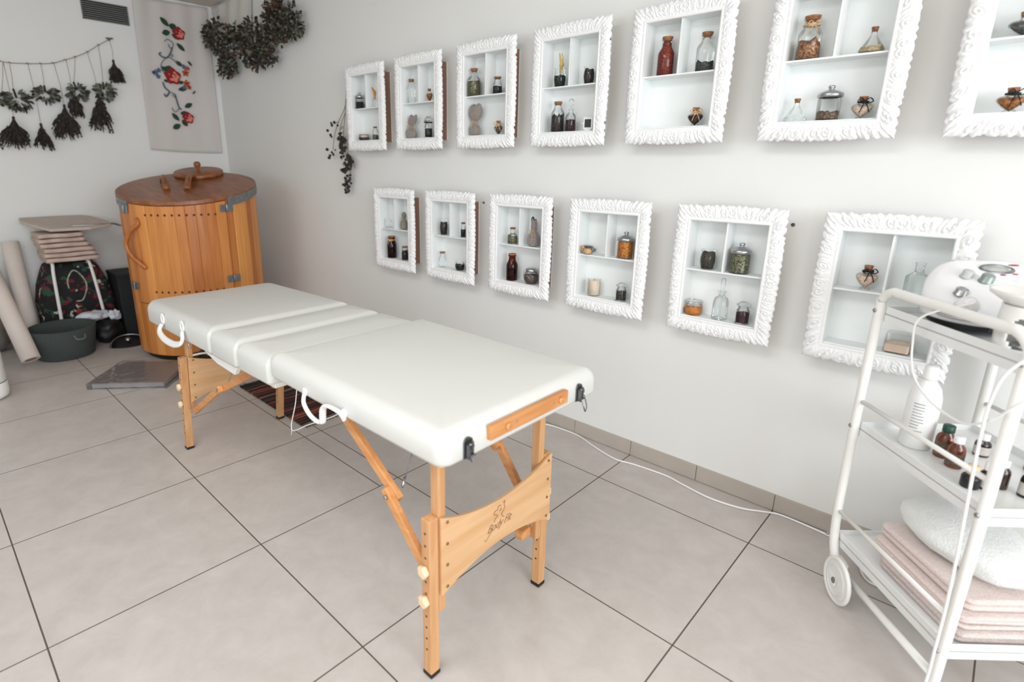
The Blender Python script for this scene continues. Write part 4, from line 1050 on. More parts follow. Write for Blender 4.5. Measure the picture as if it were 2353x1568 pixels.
# striped rag rug under the table
def rug_mat():
    m = bpy.data.materials.new('rag_rug'); m.use_nodes = True; nt = m.node_tree; b = nt.nodes['Principled BSDF']; b.inputs['Roughness'].default_value = .95; N = nt.nodes.new; L = nt.links.new
    tc = N('ShaderNodeTexCoord'); sp = N('ShaderNodeSeparateXYZ'); L(tc.outputs['Object'], sp.inputs[0])
    nz = N('ShaderNodeTexNoise'); nz.inputs['Scale'].default_value = 9; L(tc.outputs['Object'], nz.inputs['Vector'])
    a = N('ShaderNodeMath'); a.operation = 'MULTIPLY'; a.inputs[1].default_value = .018; L(nz.outputs[0], a.inputs[0])
    s_ = N('ShaderNodeMath'); s_.operation = 'ADD'; L(sp.outputs[0], s_.inputs[0]); L(a.outputs[0], s_.inputs[1])
    d = N('ShaderNodeMath'); d.operation = 'DIVIDE'; d.inputs[1].default_value = .0125; L(s_.outputs[0], d.inputs[0])
    f = N('ShaderNodeMath'); f.operation = 'FLOOR'; L(d.outputs[0], f.inputs[0])
    w_ = N('ShaderNodeTexWhiteNoise'); w_.noise_dimensions = '1D'; L(f.outputs[0], w_.inputs['W'])
    r = N('ShaderNodeValToRGB'); r.color_ramp.interpolation = 'CONSTANT'; e = r.color_ramp.elements
    cs = [(0, (34, 28, 28)), (.3, (96, 44, 34)), (.45, (60, 54, 54)), (.6, (146, 82, 58)), (.7, (30, 26, 28)), (.82, (118, 106, 98)), (.9, (78, 34, 30))]
    e[0].position = 0; e[0].color = lin(cs[0][1]); e[1].position = cs[1][0]; e[1].color = lin(cs[1][1])
    for p_, c_ in cs[2:]: e.new(p_).color = lin(c_)
    L(w_.outputs[0], r.inputs[0]); L(r.outputs[0], b.inputs['Base Color'])
    return m
RM = rug_mat()
bm = B(); nx, ny = 110, 24
gr = [[bm.verts.new((1.99 + .72 * i / nx + (.012 * noise.noise(Vector((0, j * .9, 4)))), -.912 + .56 * j / ny + .006 * noise.noise(Vector((i * .5, 0, 2))), .007 + .0025 * abs(math.sin(i * PI / 2)) + .0035 * noise.noise(Vector((i * .12, j * .25, 0))))) for j in range(ny + 1)] for i in range(nx + 1)]
lo = [[bm.verts.new((v.co.x, v.co.y, .0005)) for v in row] for row in gr]
for i in range(nx):
    for j in range(ny):
        bm.faces.new((gr[i][j], gr[i + 1][j], gr[i + 1][j + 1], gr[i][j + 1])); bm.faces.new((lo[i][j], lo[i][j + 1], lo[i + 1][j + 1], lo[i + 1][j]))
for i in range(nx):
    for j in (0, ny): bm.faces.new((gr[i][j], gr[i + 1][j], lo[i + 1][j], lo[i][j]))
for j in range(ny):
    for i in (0, nx): bm.faces.new((gr[i][j], gr[i][j + 1], lo[i][j + 1], lo[i][j]))
rg = thing('rag_rug', 'dark striped woven rag rug on the floor under the massage table', 'rug')
link('woven_field', bm, RM, rg)
bm = B(); rnd = random.Random(8)
for i in range(60):
    y = -.907 + .55 * i / 59
    for x, sg in ((1.99, -1), (2.71, 1)):
        tube(bm, [(x, y, .006), (x + sg * .012, y + rnd.uniform(-.004, .004), .005), (x + sg * .028, y + rnd.uniform(-.008, .008), .002)], .0014, 5)
fr = link('fringe', bm, mat('fringe_thread', (70, 60, 56), .95), rg); fr['kind'] = 'stuff'

# ------------------------------------------------------------------ far wall: vent, embroidered linen, herbs
vt = thing('air_vent', 'dark slatted ventilation grille high on the far wall above the herb garland', 'vent', (0, -.782, 2.322)); 
bm = B(); box(bm, .0005, .004, -.148, .148, -.064, .064); link('vent_back', bm, mat('vent_dark', (36, 38, 40), .8), vt)
bm = B()
for a in ((-.148, .148, -.064, -.058), (-.148, .148, .058, .064), (-.148, -.143, -.064, .064), (.143, .148, -.064, .064)): box(bm, .004, .012, a[0], a[1], a[2], a[3])
for k in range(8):
    z = -.048 + .0137 * k; vs = box(bm, .004, .011, -.143, .143, z - .0025, z + .0025)
    for v in vs: v.co.z -= (v.co.x - .0075) * .5
link('vent_slats', bm, mat('vent_grey', (120, 122, 118), .5, .3), vt)
CLOTH = mat('pale_linen_towel', (216, 210, 206), .95, noise_amt=.03, noise_scale=90, bump=.3, bump_scale=500)
def cloth(name, P00, P10, P01, P11, nrm, nu, nv, fold, seed=0, th=.0012, hem=.0, parent=None):
    """P00 top start, P10 top end, P01 bottom start, P11 bottom end"""
    bm = B(); P00, P10, P01, P11 = map(Vector, (P00, P10, P01, P11)); nrm = Vector(nrm); F_, K_ = [], []
    for i in range(nu + 1):
        u = i / nu; a, b_ = [], []
        for j in range(nv + 1):
            v = j / nv; p = (P00.lerp(P10, u)).lerp(P01.lerp(P11, u), v); p.z -= hem * math.sin(PI * u) * v
            h = fold * (.5 + .5 * math.sin(u * 22 + seed + 1.5 * math.sin(v * 2))) * (1 - .6 * v) + fold * .5 * (noise.noise(Vector((u * 4, v * 2.5, seed))) + .6)
            a.append(bm.verts.new(p + nrm * (h + .006))); b_.append(bm.verts.new(p + nrm * (h + .006 - th)))
        F_.append(a); K_.append(b_)
    for i in range(nu):
        for j in range(nv):
            bm.faces.new((F_[i][j], F_[i + 1][j], F_[i + 1][j + 1], F_[i][j + 1])).smooth = True; bm.faces.new((K_[i][j], K_[i][j + 1], K_[i + 1][j + 1], K_[i + 1][j])).smooth = True
    for i in range(nu):
        for j in (0, nv): bm.faces.new((F_[i][j], F_[i + 1][j], K_[i + 1][j], K_[i][j]))
    for j in range(nv):
        for i in (0, nu): bm.faces.new((F_[i][j], F_[i][j + 1], K_[i][j + 1], K_[i][j]))
    return bm
lt = thing('embroidered_towel', 'long pale linen towel with embroidered red roses hanging on the far wall', 'towel', (0, 0, 0))
link('linen_cloth', cloth('c', (0, -.595, 2.47), (0, -.045, 2.487), (0, -.61, 1.368), (0, -.045, 1.352), (1, 0, 0), 60, 40, .011, hem=.008), CLOTH, lt)
bm = B(); box(bm, .012, .024, -.60, -.62 + .575, 1.352, 1.362)
bm.free()
LEAVES= [((-0.418, 2.353), (-0.361, 2.296), 0.027), ((-0.36, 2.308), (-0.301, 2.29), 0.035), ((-0.417, 2.24), (-0.358, 2.257), 0.031), ((-0.348, 2.243), (-0.286, 2.213), 0.024), ((-0.319, 2.184), (-0.263, 2.131), 0.024), ((-0.461, 1.997), (-0.416, 1.97), 0.018), ((-0.42, 2.002), (-0.373, 1.991), 0.018), ((-0.34, 2.052), (-0.294, 2.017), 0.018), ((-0.25, 2.063), (-0.221, 2.026), 0.013), ((-0.45, 1.901), (-0.419, 1.888), 0.015), ((-0.344, 1.887), (-0.301, 1.9), 0.018), ((-0.351, 1.837), (-0.281, 1.852), 0.024), ((-0.317, 1.705), (-0.256, 1.74), 0.026), ((-0.421, 1.656), (-0.373, 1.599), 0.024), ((-0.428, 1.537), (-0.368, 1.57), 0.031), ((-0.354, 1.652), (-0.304, 1.672), 0.022), ((-0.35, 1.609), (-0.314, 1.56), 0.027), ((-0.243, 1.813), (-0.217, 1.841), 0.009)]
ROSES= [((-0.293, 2.256), 0.040), ((-0.38, 1.933), 0.052), ((-0.301, 1.625), 0.038)]
ORANGE= [((-0.279, 1.969), 0.024), ((-0.281, 1.89), 0.024), ((-0.263, 1.862), 0.015), ((-0.258, 2.005), 0.015)]
BLUE= [((-0.504, 1.948), 0.018), ((-0.487, 1.921), 0.015), ((-0.477, 1.967), 0.015), ((-0.286, 2.014), 0.016), ((-0.302, 1.858), 0.015), ((-0.52, 1.946), 0.009)]
SCROLLS= [[(-0.408, 2.183), (-0.386, 2.202), (-0.359, 2.19), (-0.345, 2.172), (-0.362, 2.138), (-0.377, 2.148), (-0.382, 2.167)], [(-0.357, 2.146), (-0.374, 2.104), (-0.403, 2.068), (-0.436, 2.068), (-0.458, 2.085), (-0.444, 2.099)], [(-0.387, 2.07), (-0.356, 2.054), (-0.327, 2.021), (-0.294, 2.017)], [(-0.37, 2.072), (-0.359, 2.094), (-0.385, 2.087)], [(-0.403, 2.068), (-0.44, 2.039), (-0.457, 1.997), (-0.443, 1.95)], [(-0.46, 1.884), (-0.449, 1.844), (-0.421, 1.814), (-0.45, 1.778), (-0.46, 1.798)], [(-0.421, 1.814), (-0.381, 1.801), (-0.376, 1.776), (-0.391, 1.783), (-0.398, 1.799)], [(-0.381, 1.801), (-0.371, 1.743), (-0.36, 1.698), (-0.344, 1.69)], [(-0.36, 1.698), (-0.39, 1.666), (-0.413, 1.681), (-0.415, 1.698)]]
EX = .0265
def leaf_patch(bm, a, b_, wd, mi, x):
    a, b_ = Vector((x, *a)), Vector((x, *b_)); d = (b_ - a); s_ = Vector((0, -d.z, d.y)).normalized(); n = 8; pts = []
    for k in range(n + 1): t = k / n; pts.append(a + d * t + s_ * wd * .5 * math.sin(PI * t) ** .8)
    for k in range(n - 1, 0, -1): t = k / n; pts.append(a + d * t - s_ * wd * .5 * math.sin(PI * t) ** .8)
    A_ = [bm.verts.new(p) for p in pts]; C_ = [bm.verts.new(p - Vector((.004, 0, 0))) for p in pts]
    bm.faces.new(A_).material_index = mi
    for k in range(len(A_)): bm.faces.new((A_[k], A_[(k + 1) % len(A_)], C_[(k + 1) % len(A_)], C_[k])).material_index = mi
def petal_disc(bm, c, r, mi, x, lob=5, am=.12, ph=0):
    pts = [Vector((x, c[0] + r * (1 + am * math.sin(lob * t + ph)) * math.cos(t), c[1] + r * (1 + am * math.sin(lob * t + ph)) * math.sin(t))) for t in [2 * PI * k / 24 for k in range(24)]]
    A_ = [bm.verts.new(p) for p in pts]; C_ = [bm.verts.new(p - Vector((.004, 0, 0))) for p in pts]
    bm.faces.new(A_).material_index = mi
    for k in range(24): bm.faces.new((A_[k], A_[(k + 1) % 24], C_[(k + 1) % 24], C_[k])).material_index = mi
EM = [mat('thread_green', (44, 82, 58), .9, rgb2=(26, 54, 38), noise_scale=200), mat('thread_red', (164, 38, 40), .9, rgb2=(120, 20, 26), noise_scale=200), mat('thread_pink', (224, 138, 122), .9, noise_scale=200),
      mat('thread_orange', (206, 112, 62), .9, rgb2=(160, 60, 40), noise_scale=200), mat('thread_blue', (104, 116, 150), .9, rgb2=(70, 80, 116), noise_scale=200), mat('thread_slate', (86, 104, 116), .9, noise_scale=200)]
bm = B()
for a, b_, wd in LEAVES: leaf_patch(bm, a, b_, wd * 1.35, 0, EX)
for c, r in [(c, r * 1.12) for c, r in ROSES]:
    petal_disc(bm, c, r, 1, EX + .001); petal_disc(bm, (c[0] + r * .15, c[1] - r * .05), r * .62, 2, EX + .0015, 5, .16, 1); petal_disc(bm, (c[0] - r * .05, c[1] + r * .15), r * .42, 1, EX + .002, 3, .2, 2); petal_disc(bm, (c[0] + r * .1, c[1] + r * .05), r * .2, 2, EX + .0025, 4, .2)
    leaf_patch(bm, (c[0] - r * 1.3, c[1] + r * .8), (c[0] - r * .3, c[1] + r * .9), r * .6, 0, EX + .0005)
for c, r in ORANGE: petal_disc(bm, c, r, 3, EX + .001, 5, .25); petal_disc(bm, c, r * .4, 1, EX + .0015)
for c, r in BLUE: petal_disc(bm, c, r, 4, EX + .001, 5, .3)
for s_ in SCROLLS: tube(bm, spline([(EX - .001, y, z) for y, z in s_], 5), .0058, 6, flat=.4, mi=5)
link('rose_embroidery', bm, EM, lt)
l2 = link('lace_cloth', cloth('c2', (.0, 0, 2.488), (.72, 0, 2.488), (.03, 0, 2.21), (.66, 0, 2.20), (0, -1, 0), 50, 16, .010, seed=3), mat('lace_white', (222, 218, 212), .95, noise_amt=.05, noise_scale=60)); setp(l2, 'short pale cloth under the ceiling behind the big dried garland', 'cloth')
l2.location.x = .03

HERB_D = mat('dried_herb_dark', (70, 62, 52), .95, rgb2=(34, 30, 28), noise_scale=60)
HERB_G = mat('dried_leaf_green', (116, 120, 104), .95, rgb2=(70, 74, 64), noise_scale=40)
HERB_B = mat('dried_leaf_brown', (112, 84, 62), .95, rgb2=(66, 52, 42), noise_scale=40)
def leaf3(bm, p, d, L_, wd, mi=0, cup=.25):
    d = Vector(d).normalized(); s_ = d.orthogonal().normalized(); s_.rotate(Matrix.Rotation(random_.uniform(0, 2 * PI), 3, d)); n_ = d.cross(s_)
    p = Vector(p); prof = ((.0, .12), (.3, .85), (.6, 1.0), (.85, .55), (1, 0))
    rows = []
    for t, ww in prof:
        c = p + d * (L_ * t) + n_ * (cup * L_ * math.sin(PI * t) * .5); h = s_ * (wd * .5 * ww)
        if ww == 0: rows.append([bm.verts.new(c)])
        else: rows.append([bm.verts.new(c - h + n_ * (wd * .12)), bm.verts.new(c - n_ * .0008), bm.verts.new(c + h + n_ * (wd * .12)), bm.verts.new(c + n_ * .001)])
    for A_, B_ in zip(rows[:-1], rows[1:]):
        if len(B_) == 1:
            for k in range(4): bm.faces.new((A_[k], A_[(k + 1) % 4], B_[0])).material_index = mi
        else:
            for k in range(4): bm.faces.new((A_[k], A_[(k + 1) % 4], B_[(k + 1) % 4], B_[k])).material_index = mi
random_ = random.Random(12)
STRING= [(-1.60, 1.935), (-1.489, 1.912), (-1.455, 1.911), (-1.404, 1.906), (-1.308, 1.913), (-1.233, 1.922), (-1.162, 1.934), (-1.087, 1.964), (-1.023, 1.992), (-0.942, 2.035), (-0.865, 2.092), (-0.788, 2.14)]
stx = thing('herb_string', 'thin twine strung across the far wall carrying the dried herb bunches', 'string')
bm = B(); tube(bm, spline([(-0 + .022, y, z) for y, z in STRING], 4), .0024, 6)
for y, z in STRING[2:-1]: tube(bm, [(.022, y - .008, z + .002), (.024, y, z + .005), (.022, y + .009, z - .004)], .0025, 6)
link('twine', bm, mat('dull_twine', (150, 136, 118), .9), stx)
bm = B(); disc(bm, (0, -.788, 2.142), (1, 0, 0), .008, .028); tube(bm, [(.024, -.81, 2.146), (.024, -.765, 2.149)], .005, 6); link('wall_hook', bm, mat('hook_grey', (100, 98, 92), .6), stx)
BUNCH= [((-1.439, 1.905), (-1.481, 1.712), (-1.488, 1.653), 0.09, 'leafy', 'leafy grey-green bunch cut off by the picture edge on the twine'), ((-1.405, 1.899), (-1.414, 1.743), (-1.391, 1.596), 0.20, 'leafy', 'broad grey-green sage-like bunch second from the picture edge'), ((-1.436, 1.906), (-1.447, 1.55), (-1.473, 1.352), 0.21, 'broom', 'lowest widest dark broom-shaped bunch near the picture edge'), ((-1.305, 1.911), (-1.303, 1.515), (-1.3, 1.341), 0.142, 'spiky', 'dark spiky thin bunch hanging low, second of the lower row'), ((-1.233, 1.92), (-1.237, 1.781), (-1.239, 1.668), 0.22, 'leafy', 'flat wide sideways grey-green leaf bunch'), ((-1.156, 1.933), (-1.146, 1.65), (-1.164, 1.413), 0.21, 'broom', 'long dark cone-shaped bunch hanging low, third of the lower row'), ((-1.08, 1.961), (-1.089, 1.74), (-1.072, 1.582), 0.11, 'broom', 'small dark bunch tucked under a curled leaf bunch'), ((-1.023, 1.99), (-1.06, 1.822), (-1.03, 1.688), 0.18, 'leafy', 'curled brown-green leaf bunch hanging above a small dark bunch'), ((-0.943, 2.033), (-0.921, 1.744), (-0.94, 1.475), 0.18, 'broomleaf', 'thick ragged dark bunch hanging lowest toward the rose towel'), ((-0.865, 2.092), (-0.875, 1.84), (-0.881, 1.711), 0.17, 'leafy', 'pale leaf bunch hanging above the ragged dark bunch'), ((-0.788, 2.14), (-0.793, 1.986), (-0.783, 1.836), 0.12, 'broom', 'dark tassel-like bunch hanging from the hook end of the twine')]
for (a, t_, e_, wd, kind, lab) in BUNCH:
    deep = .028 if kind == 'leafy' else .055
    hb = thing('herb_bunch', lab, 'dried herbs', (deep, 0, 0), 0, 'dried herb bunches on the twine')
    bm = B(); tube(bm, [(.022 - deep, a[0], a[1]), (0, (a[0] + t_[0]) / 2 + .003, (a[1] + t_[1]) / 2), (0, t_[0], t_[1] - .01)], .0014, 5); link('hanging_thread', bm, MATS['dull_twine'], hb)
    bm = B(); T_ = Vector((0, *t_)); E_ = Vector((0, *e_)); D_ = E_ - T_; L_ = D_.length
    if kind == 'leafy':
        C_ = T_ + D_ * .5
        tube(bm, [T_, T_ + D_ * .4], .006, 6, mi=1)
        for k in range(72):
            ang = random_.uniform(0, 2 * PI); r_ = math.sqrt(random_.random())
            q_ = C_ + Vector((random_.uniform(-.02, .035), math.cos(ang) * r_ * wd * .29, math.sin(ang) * r_ * L_ * .36))
            d = Vector((random_.uniform(-.3, .5), math.cos(ang) * 1.2, math.sin(ang) * .7 - .5)); leaf3(bm, q_, d, random_.uniform(.026, .046), random_.uniform(.014, .026), 0 if random_.random() < .75 else 1)
        ms = [HERB_G, HERB_D]
    else:
        n_ = 95 if kind == 'broom' else 60
        tube(bm, [T_ + Vector((0, 0, .012)), T_ + D_ * .12], .008, 7, mi=0)
        for k in range(n_):
            sx, sy = random_.gauss(0, .30), random_.gauss(0, .33); f = random_.uniform(.55, 1.06)
            if kind == 'spiky' : sy *= 1.1
            sy = max(-.55, min(.55, sy)); sx = max(-.9, min(.9, sx)) 
            end = T_ + D_ * (f * .93) + Vector((abs(sx) * .05 - .01, sy * wd * .72, 0)); mid = T_.lerp(end, .45) + Vector((0, -sy * wd * .12, 0))
            tube(bm, [T_, mid, T_.lerp(end, .8), end], [.0022, .003, .0048 if kind != 'spiky' else .003, .0008], 4)
            for j in range(4 if kind == 'broom' else 5):
                q_ = T_.lerp(end, random_.uniform(.35 if kind == 'broom' else .15, 1.0)); leaf3(bm, q_, Vector((random_.uniform(-.2, .6), random_.uniform(-.8, .8), -1)), random_.uniform(.014, .03), random_.uniform(.006, .013) * (1.6 if kind == 'broomleaf' else 1), 0)
        ms = [HERB_D, HERB_G]
    link('dried_stalks', bm, ms, hb)
# big garland of dried flowers across the corner
GAR= [(0.061, 2.3), (0.105, 2.22), (0.221, 2.318), (0.241, 2.162), (0.374, 2.105), (0.355, 2.035), (0.3, 1.984), (0.407, 1.997), (0.462, 2.212), (0.563, 2.221), (0.579, 2.127), (0.687, 2.181), (0.716, 2.064), (0.792, 1.995), (0.84, 2.219), (0.882, 2.0), (0.933, 2.075), (1.01, 2.122), (1.013, 2.05), (1.068, 1.993), (0.849, 2.093), (1.089, 2.189), (1.197, 2.255), (1.265, 2.291), (1.129, 2.314), (1.13, 2.232), (1.203, 2.2), (1.267, 2.122), (1.337, 2.179), (1.417, 2.22), (1.386, 2.118), (1.448, 2.143), (1.233, 2.106)]
gg = thing('dried_flower_garland', 'large dark garland of dried hop flowers hanging high across the corner', 'garland')
bm = B()
for x, z in GAR:
    hi = z > 2.28 and x > 1.1
    for k in range(68):
        o = Vector((random_.gauss(0, 1), random_.gauss(0, 1), random_.gauss(0, 1))).normalized() * (random_.random() ** .5) * .058
        q_ = Vector((x, -.078, z)) + Vector((o.x * 1.15, o.y * .8, o.z)); q_.y = min(q_.y, -.016)
        rr = random_.random()
        leaf3(bm, q_, o + Vector((0, -.01, -.015)), random_.uniform(.020, .038), random_.uniform(.015, .028), 2 if (hi and rr < .6) or rr < .12 else (1 if rr < .5 else 0), .5)
for v in bm.verts: v.co.y = min(v.co.y, -.027); v.co.x = max(v.co.x, .04)
link('dried_flowers', bm, [HERB_D, HERB_G, HERB_B], gg)
bm = B(); tube(bm, spline([(.06, -.05, 2.33), (.25, -.06, 2.22), (.5, -.07, 2.16), (.8, -.07, 2.10), (1.05, -.07, 2.12), (1.2, -.06, 2.24), (1.27, -.03, 2.40), (1.28, -.01, 2.46)], 6), .006, 6); link('stem', bm, HERB_D, gg)
# dried sprig beside the first shelf
sp_ = thing('dried_sprig', 'thin dried sprig with dark pods hanging beside the first upper shelf', 'dried plant')
bm = B(); stems = [[(1.93, 1.73), (1.905, 1.62), (1.82, 1.53), (1.765, 1.45), (1.735, 1.36)], [(1.93, 1.73), (1.90, 1.58), (1.87, 1.45), (1.88, 1.33), (1.93, 1.24), (1.90, 1.15)], [(1.90, 1.58), (1.84, 1.50), (1.82, 1.42)], [(1.88, 1.35), (1.96, 1.30), (1.975, 1.24)], [(1.82, 1.53), (1.77, 1.52)]]
for s_ in stems: tube(bm, spline([(x, -.03, z) for x, z in s_], 5), .0022, 5, mi=1)
rp = random.Random(3)
for (x, z, n_, sp2) in ((1.77, 1.52, 3, .012), (1.735, 1.34, 6, .022), (1.75, 1.42, 4, .03), (1.83, 1.44, 7, .035), (1.875, 1.42, 22, .04), (1.87, 1.36, 16, .03), (1.91, 1.25, 20, .035), (1.97, 1.25, 8, .025), (1.86, 1.24, 6, .02), (1.90, 1.17, 26, .035), (1.93, 1.30, 10, .03)):
    for k in range(n_):
        c = (x + rp.gauss(0, sp2 * .6), -.035 - abs(rp.gauss(0, .012)), z + rp.gauss(0, sp2)); r = rp.uniform(.006, .012)
        M = Matrix.Translation(c) @ Matrix.Rotation(rp.uniform(0, 3), 4, 'X'); lathe(bm, [(0, -r), (r * .8, -r * .4), (r, .2 * r), (r * .4, r), (0, r * 1.3)], 7, M=M, mi=0)
for k in range(8): leaf3(bm, (1.88 + rp.gauss(0, .02), -.04, 1.50 - .03 * k), (rp.uniform(-1, 1), -.3, -.6), .04, .016, 2)
link('dried_pods', bm, [mat('dark_pod', (66, 58, 50), .8, rgb2=(34, 30, 28)), mat('stem_brown', (128, 114, 98), .8), mat('pale_dried_leaf', (150, 146, 120), .9)], sp_)

# ------------------------------------------------------------------ white cable on the floor
bm = B()
CORD = [(3.30, -.03), (3.524, -.040), (3.611, -.024), (3.74, -.022), (3.849, -.06), (3.984, -.095), (4.073, -.078), (4.209, -.066), (4.294, -.082), (4.408, -.1), (4.518, -.084), (4.585, -.050), (4.636, -.024), (4.695, -.022), (4.765, -.028), (4.818, -.034), (4.90, -.036), (4.99, -.06), (4.96, -.10), (4.927, -.104), (4.920, -.144), (4.935, -.187), (4.962, -.208), (5.01, -.19), (5.06, -.12), (5.14, -.03)]
tube(bm, spline([(x, y, .0042 + (.006 if i in (19,) else 0)) for i, (x, y) in enumerate(CORD)], 8), .0038, 8)
co_ = link('power_cable', bm, WHITEPL); setp(co_, 'white power cable snaking along the floor beside the skirting', 'cable')

# ------------------------------------------------------------------ white metal trolley
TA = Vector((4.84, -.28, 0)); U_ = Vector((.678, -.735, 0)); V_ = Vector((.735, .678, 0)); TW, TD = .435, .35
def W(u, v, z): return TA + U_ * u + V_ * v + Vector((0, 0, z))
tr_ = thing('serving_trolley', 'white tubular metal trolley with three shelves standing by the wall', 'trolley', (0, 0, 0))
for v in (0, TD):
    bm = B()
    path = [W(.10, v, .086), W(.062, v, .092), W(.034, v, .112), W(.018, v, .15), W(.010, v, .20), W(.004, v, .30), W(0, v, .6), W(0, v, .88), W(.006, v, .92), W(.035, v, .943), W(.08, v, .945), W(TW - .08, v, .945), W(TW - .035, v, .943), W(TW - .006, v, .92), W(TW, v, .88), W(TW, v, .6), W(TW, v, .25), W(TW, v, .1), W(TW, v, .012)]
    tube(bm, [W(.098, v, .086), W(TW, v, .086)], .0105, 12)
    tube(bm, spline(path, 4), .0125, 12); link('tube_frame', bm, PAINTED, tr_)
    bm = B(); lathe(bm, [(0, 0), (.014, 0), (.015, .02), (0, .02)], 16, M=Matrix.Translation(W(TW, v, 0))); link('foot_cap', bm, mat('foot_cap_white', (214, 214, 210), .6), tr_)
    for z in (.255, .615):
        bm = B(); tube(bm, [W(.0, v, z), W(TW, v, z)], .0065, 8); link('side_rail', bm, PAINTED, tr_)
    for u in (0, TW):
        for z in (.165, .535, .885):
            bm = B(); disc(bm, W(u, v, z) + (V_ * -.011 if v == 0 else V_ * .011), -V_ if v == 0 else V_, .006, .004, 10); link('screw', bm, METAL, tr_)
for z in (.16, .528, .878):
    bm = B()
    def slab(u0, u1, v0, v1, z0, z1):
        vs = [bm.verts.new(W(u, v, zz)) for zz in (z0, z1) for u, v in ((u0, v0), (u1, v0), (u1, v1), (u0, v1))]
        for f in [(0, 3, 2, 1), (4, 5, 6, 7), (0, 1, 5, 4), (1, 2, 6, 5), (2, 3, 7, 6), (3, 0, 4, 7)]: bm.faces.new([vs[i] for i in f])
    g = .0135
    slab(.004, TW - .004, g, TD - g, z - .004, z + .002)
    for a in ((.004, TW - .004, g, g + .003), (.004, TW - .004, TD - g - .003, TD - g), (.004, .007, g, TD - g), (TW - .007, TW - .004, g, TD - g)): slab(*a, z - .024, z + .020)
    link('shelf_tray', bm, SHELFW, tr_, bevel=.001)
for c, axis, att in ((Vector((4.888, -.368, .071)), Vector((.80, .60, 0)).normalized(), W(.055, 0, .10)), (W(.05, TD - .015, .071), U_, W(.055, TD, .10))):
    rim_d = axis.cross(Vector((0, 0, 1)))
    bm = B()
    tube(bm, [c + Vector((0, 0, .064 * math.sin(t))) + rim_d * .064 * math.cos(t) for t in [2 * PI * k / 36 for k in range(36)]], .0065, 8, closed=True)
    for s_ in (-1, 1): disc(bm, c - axis * .001 * s_, axis * s_, .062, .005, 32)
    for s_ in (-1, 1): tube(bm, [c + axis * .005 * s_ + Vector((0, 0, .044 * math.sin(t))) + rim_d * .044 * math.cos(t) for t in [2 * PI * k / 30 for k in range(30)]], .002, 6, closed=True)
    wh = link('caster_wheel', bm, WHITEPL, tr_)
    for s_ in (-1, 1):
        bm = B(); disc(bm, c + axis * .010 * s_, axis * s_, .009, .003, 14); link('hub', bm, mat('hub_grey', (120, 122, 120), .5), wh)
    bm = B()
    for s_ in (-1, 1):
        e = att + axis * .012 * s_; p = c + axis * .011 * s_
        w_ = [bm.verts.new(q2 + axis * t) for q2 in (p + rim_d * .012 - Vector((0, 0, .012)), p - rim_d * .012 - Vector((0, 0, .012)), e + Vector((0, 0, .012)) - rim_d * .028, e + Vector((0, 0, .012)) + rim_d * .028) for t in (-.0015, .0015)]
        for f in ((0, 2, 4, 6), (1, 3, 5, 7), (0, 1, 3, 2), (2, 3, 5, 4), (4, 5, 7, 6), (6, 7, 1, 0)): bm.faces.new([w_[k] for k in f])
    beam(bm, att + axis * .014 + Vector((0, 0, .008)), att - axis * .014 + Vector((0, 0, .008)), .03, .012, rim_d)
    link('caster_fork', bm, WHITEPL, wh)

# facial machine on the top shelf
fm = thing('facial_machine', 'white domed beauty machine with knobs and red buttons on the trolley top', 'machine', (0, 0, 0))
def mz(u, dz=0.0, v=.2): return .965 + (.27 - u) * .35 + dz - .055 * (max(0, .13 - v) / .13) ** 1.6
def mring(bm, ins, zf, flat=None):
    o = rounded_outline(.016 + ins, .348 - ins, .036 + ins, .262 - ins, (max(.11 - ins, .01), max(.11 - ins, .01)), 8)   # (v, u)
    out_ = []
    for v, u in o:
        try: z_ = zf(u, v)
        except TypeError: z_ = zf(u)
        out_.append(bm.verts.new(W(u, v, z_)))
    return out_
bm = B(); rings = [mring(bm, .03, lambda u: .905), mring(bm, .012, lambda u: .906), mring(bm, .002, lambda u: .912), mring(bm, 0, lambda u: .925), mring(bm, 0, lambda u, v: mz(u, -.035, v)), mring(bm, .004, lambda u, v: mz(u, -.018, v)), mring(bm, .014, lambda u, v: mz(u, -.006, v)), mring(bm, .03, lambda u, v: mz(u, 0, v)), mring(bm, .06, lambda u, v: mz(u, .002, v)), mring(bm, .10, lambda u, v: mz(u, .003, v))]
for a, b_ in zip(rings[:-1], rings[1:]):
    for k in range(len(a)): bm.faces.new((a[k], a[(k + 1) % len(a)], b_[(k + 1) % len(a)], b_[k])).smooth = True
bm.faces.new(rings[0]); bm.faces.new(rings[-1]); link('body', bm, mat('glossy_white_plastic', (244, 245, 247), .15, noise_amt=.01), fm)
bm = B(); rings = [mring(bm, .02, lambda u: z_) for z_ in (.8935, .900, .905)]
rings = []
bm.free(); bm = B()
for z_ in (.8925, .906): rings.append(mring(bm, .02, lambda u: z_))
for k in range(len(rings[0])): bm.faces.new((rings[0][k], rings[0][(k + 1) % len(rings[0])], rings[1][(k + 1) % len(rings[0])], rings[1][k]))
bm.faces.new(rings[0]); bm.faces.new(rings[1]); link('gap_shade_band', bm, BLACK, fm)  # black band standing in for the shaded gap under the body
TN = (Vector((0, 0, 1)) + U_ * .35).normalized()
def on_m(u, v, dz=0.0): return W(u, v, mz(u, 0, v)) + TN * dz
for (u, v, r, h, m_) in ((.18, .052, .013, .016, METAL), (.134, .096, .012, .018, mat('grey_knob', (196, 200, 198), .4)), (.165, .118, .0135, .020, mat('sage_knob', (150, 162, 156), .35, .4))):
    bm = B(); M = Matrix.Translation(on_m(u, v)) @ TN.to_track_quat('Z', 'Y').to_matrix().to_4x4(); lathe(bm, [(0, 0), (r * 1.15, 0), (r * 1.1, h * .2), (r, h * .25), (r, h * .9), (r * .85, h), (0, h)], 24, M=M); link('dial_knob', bm, m_, fm)
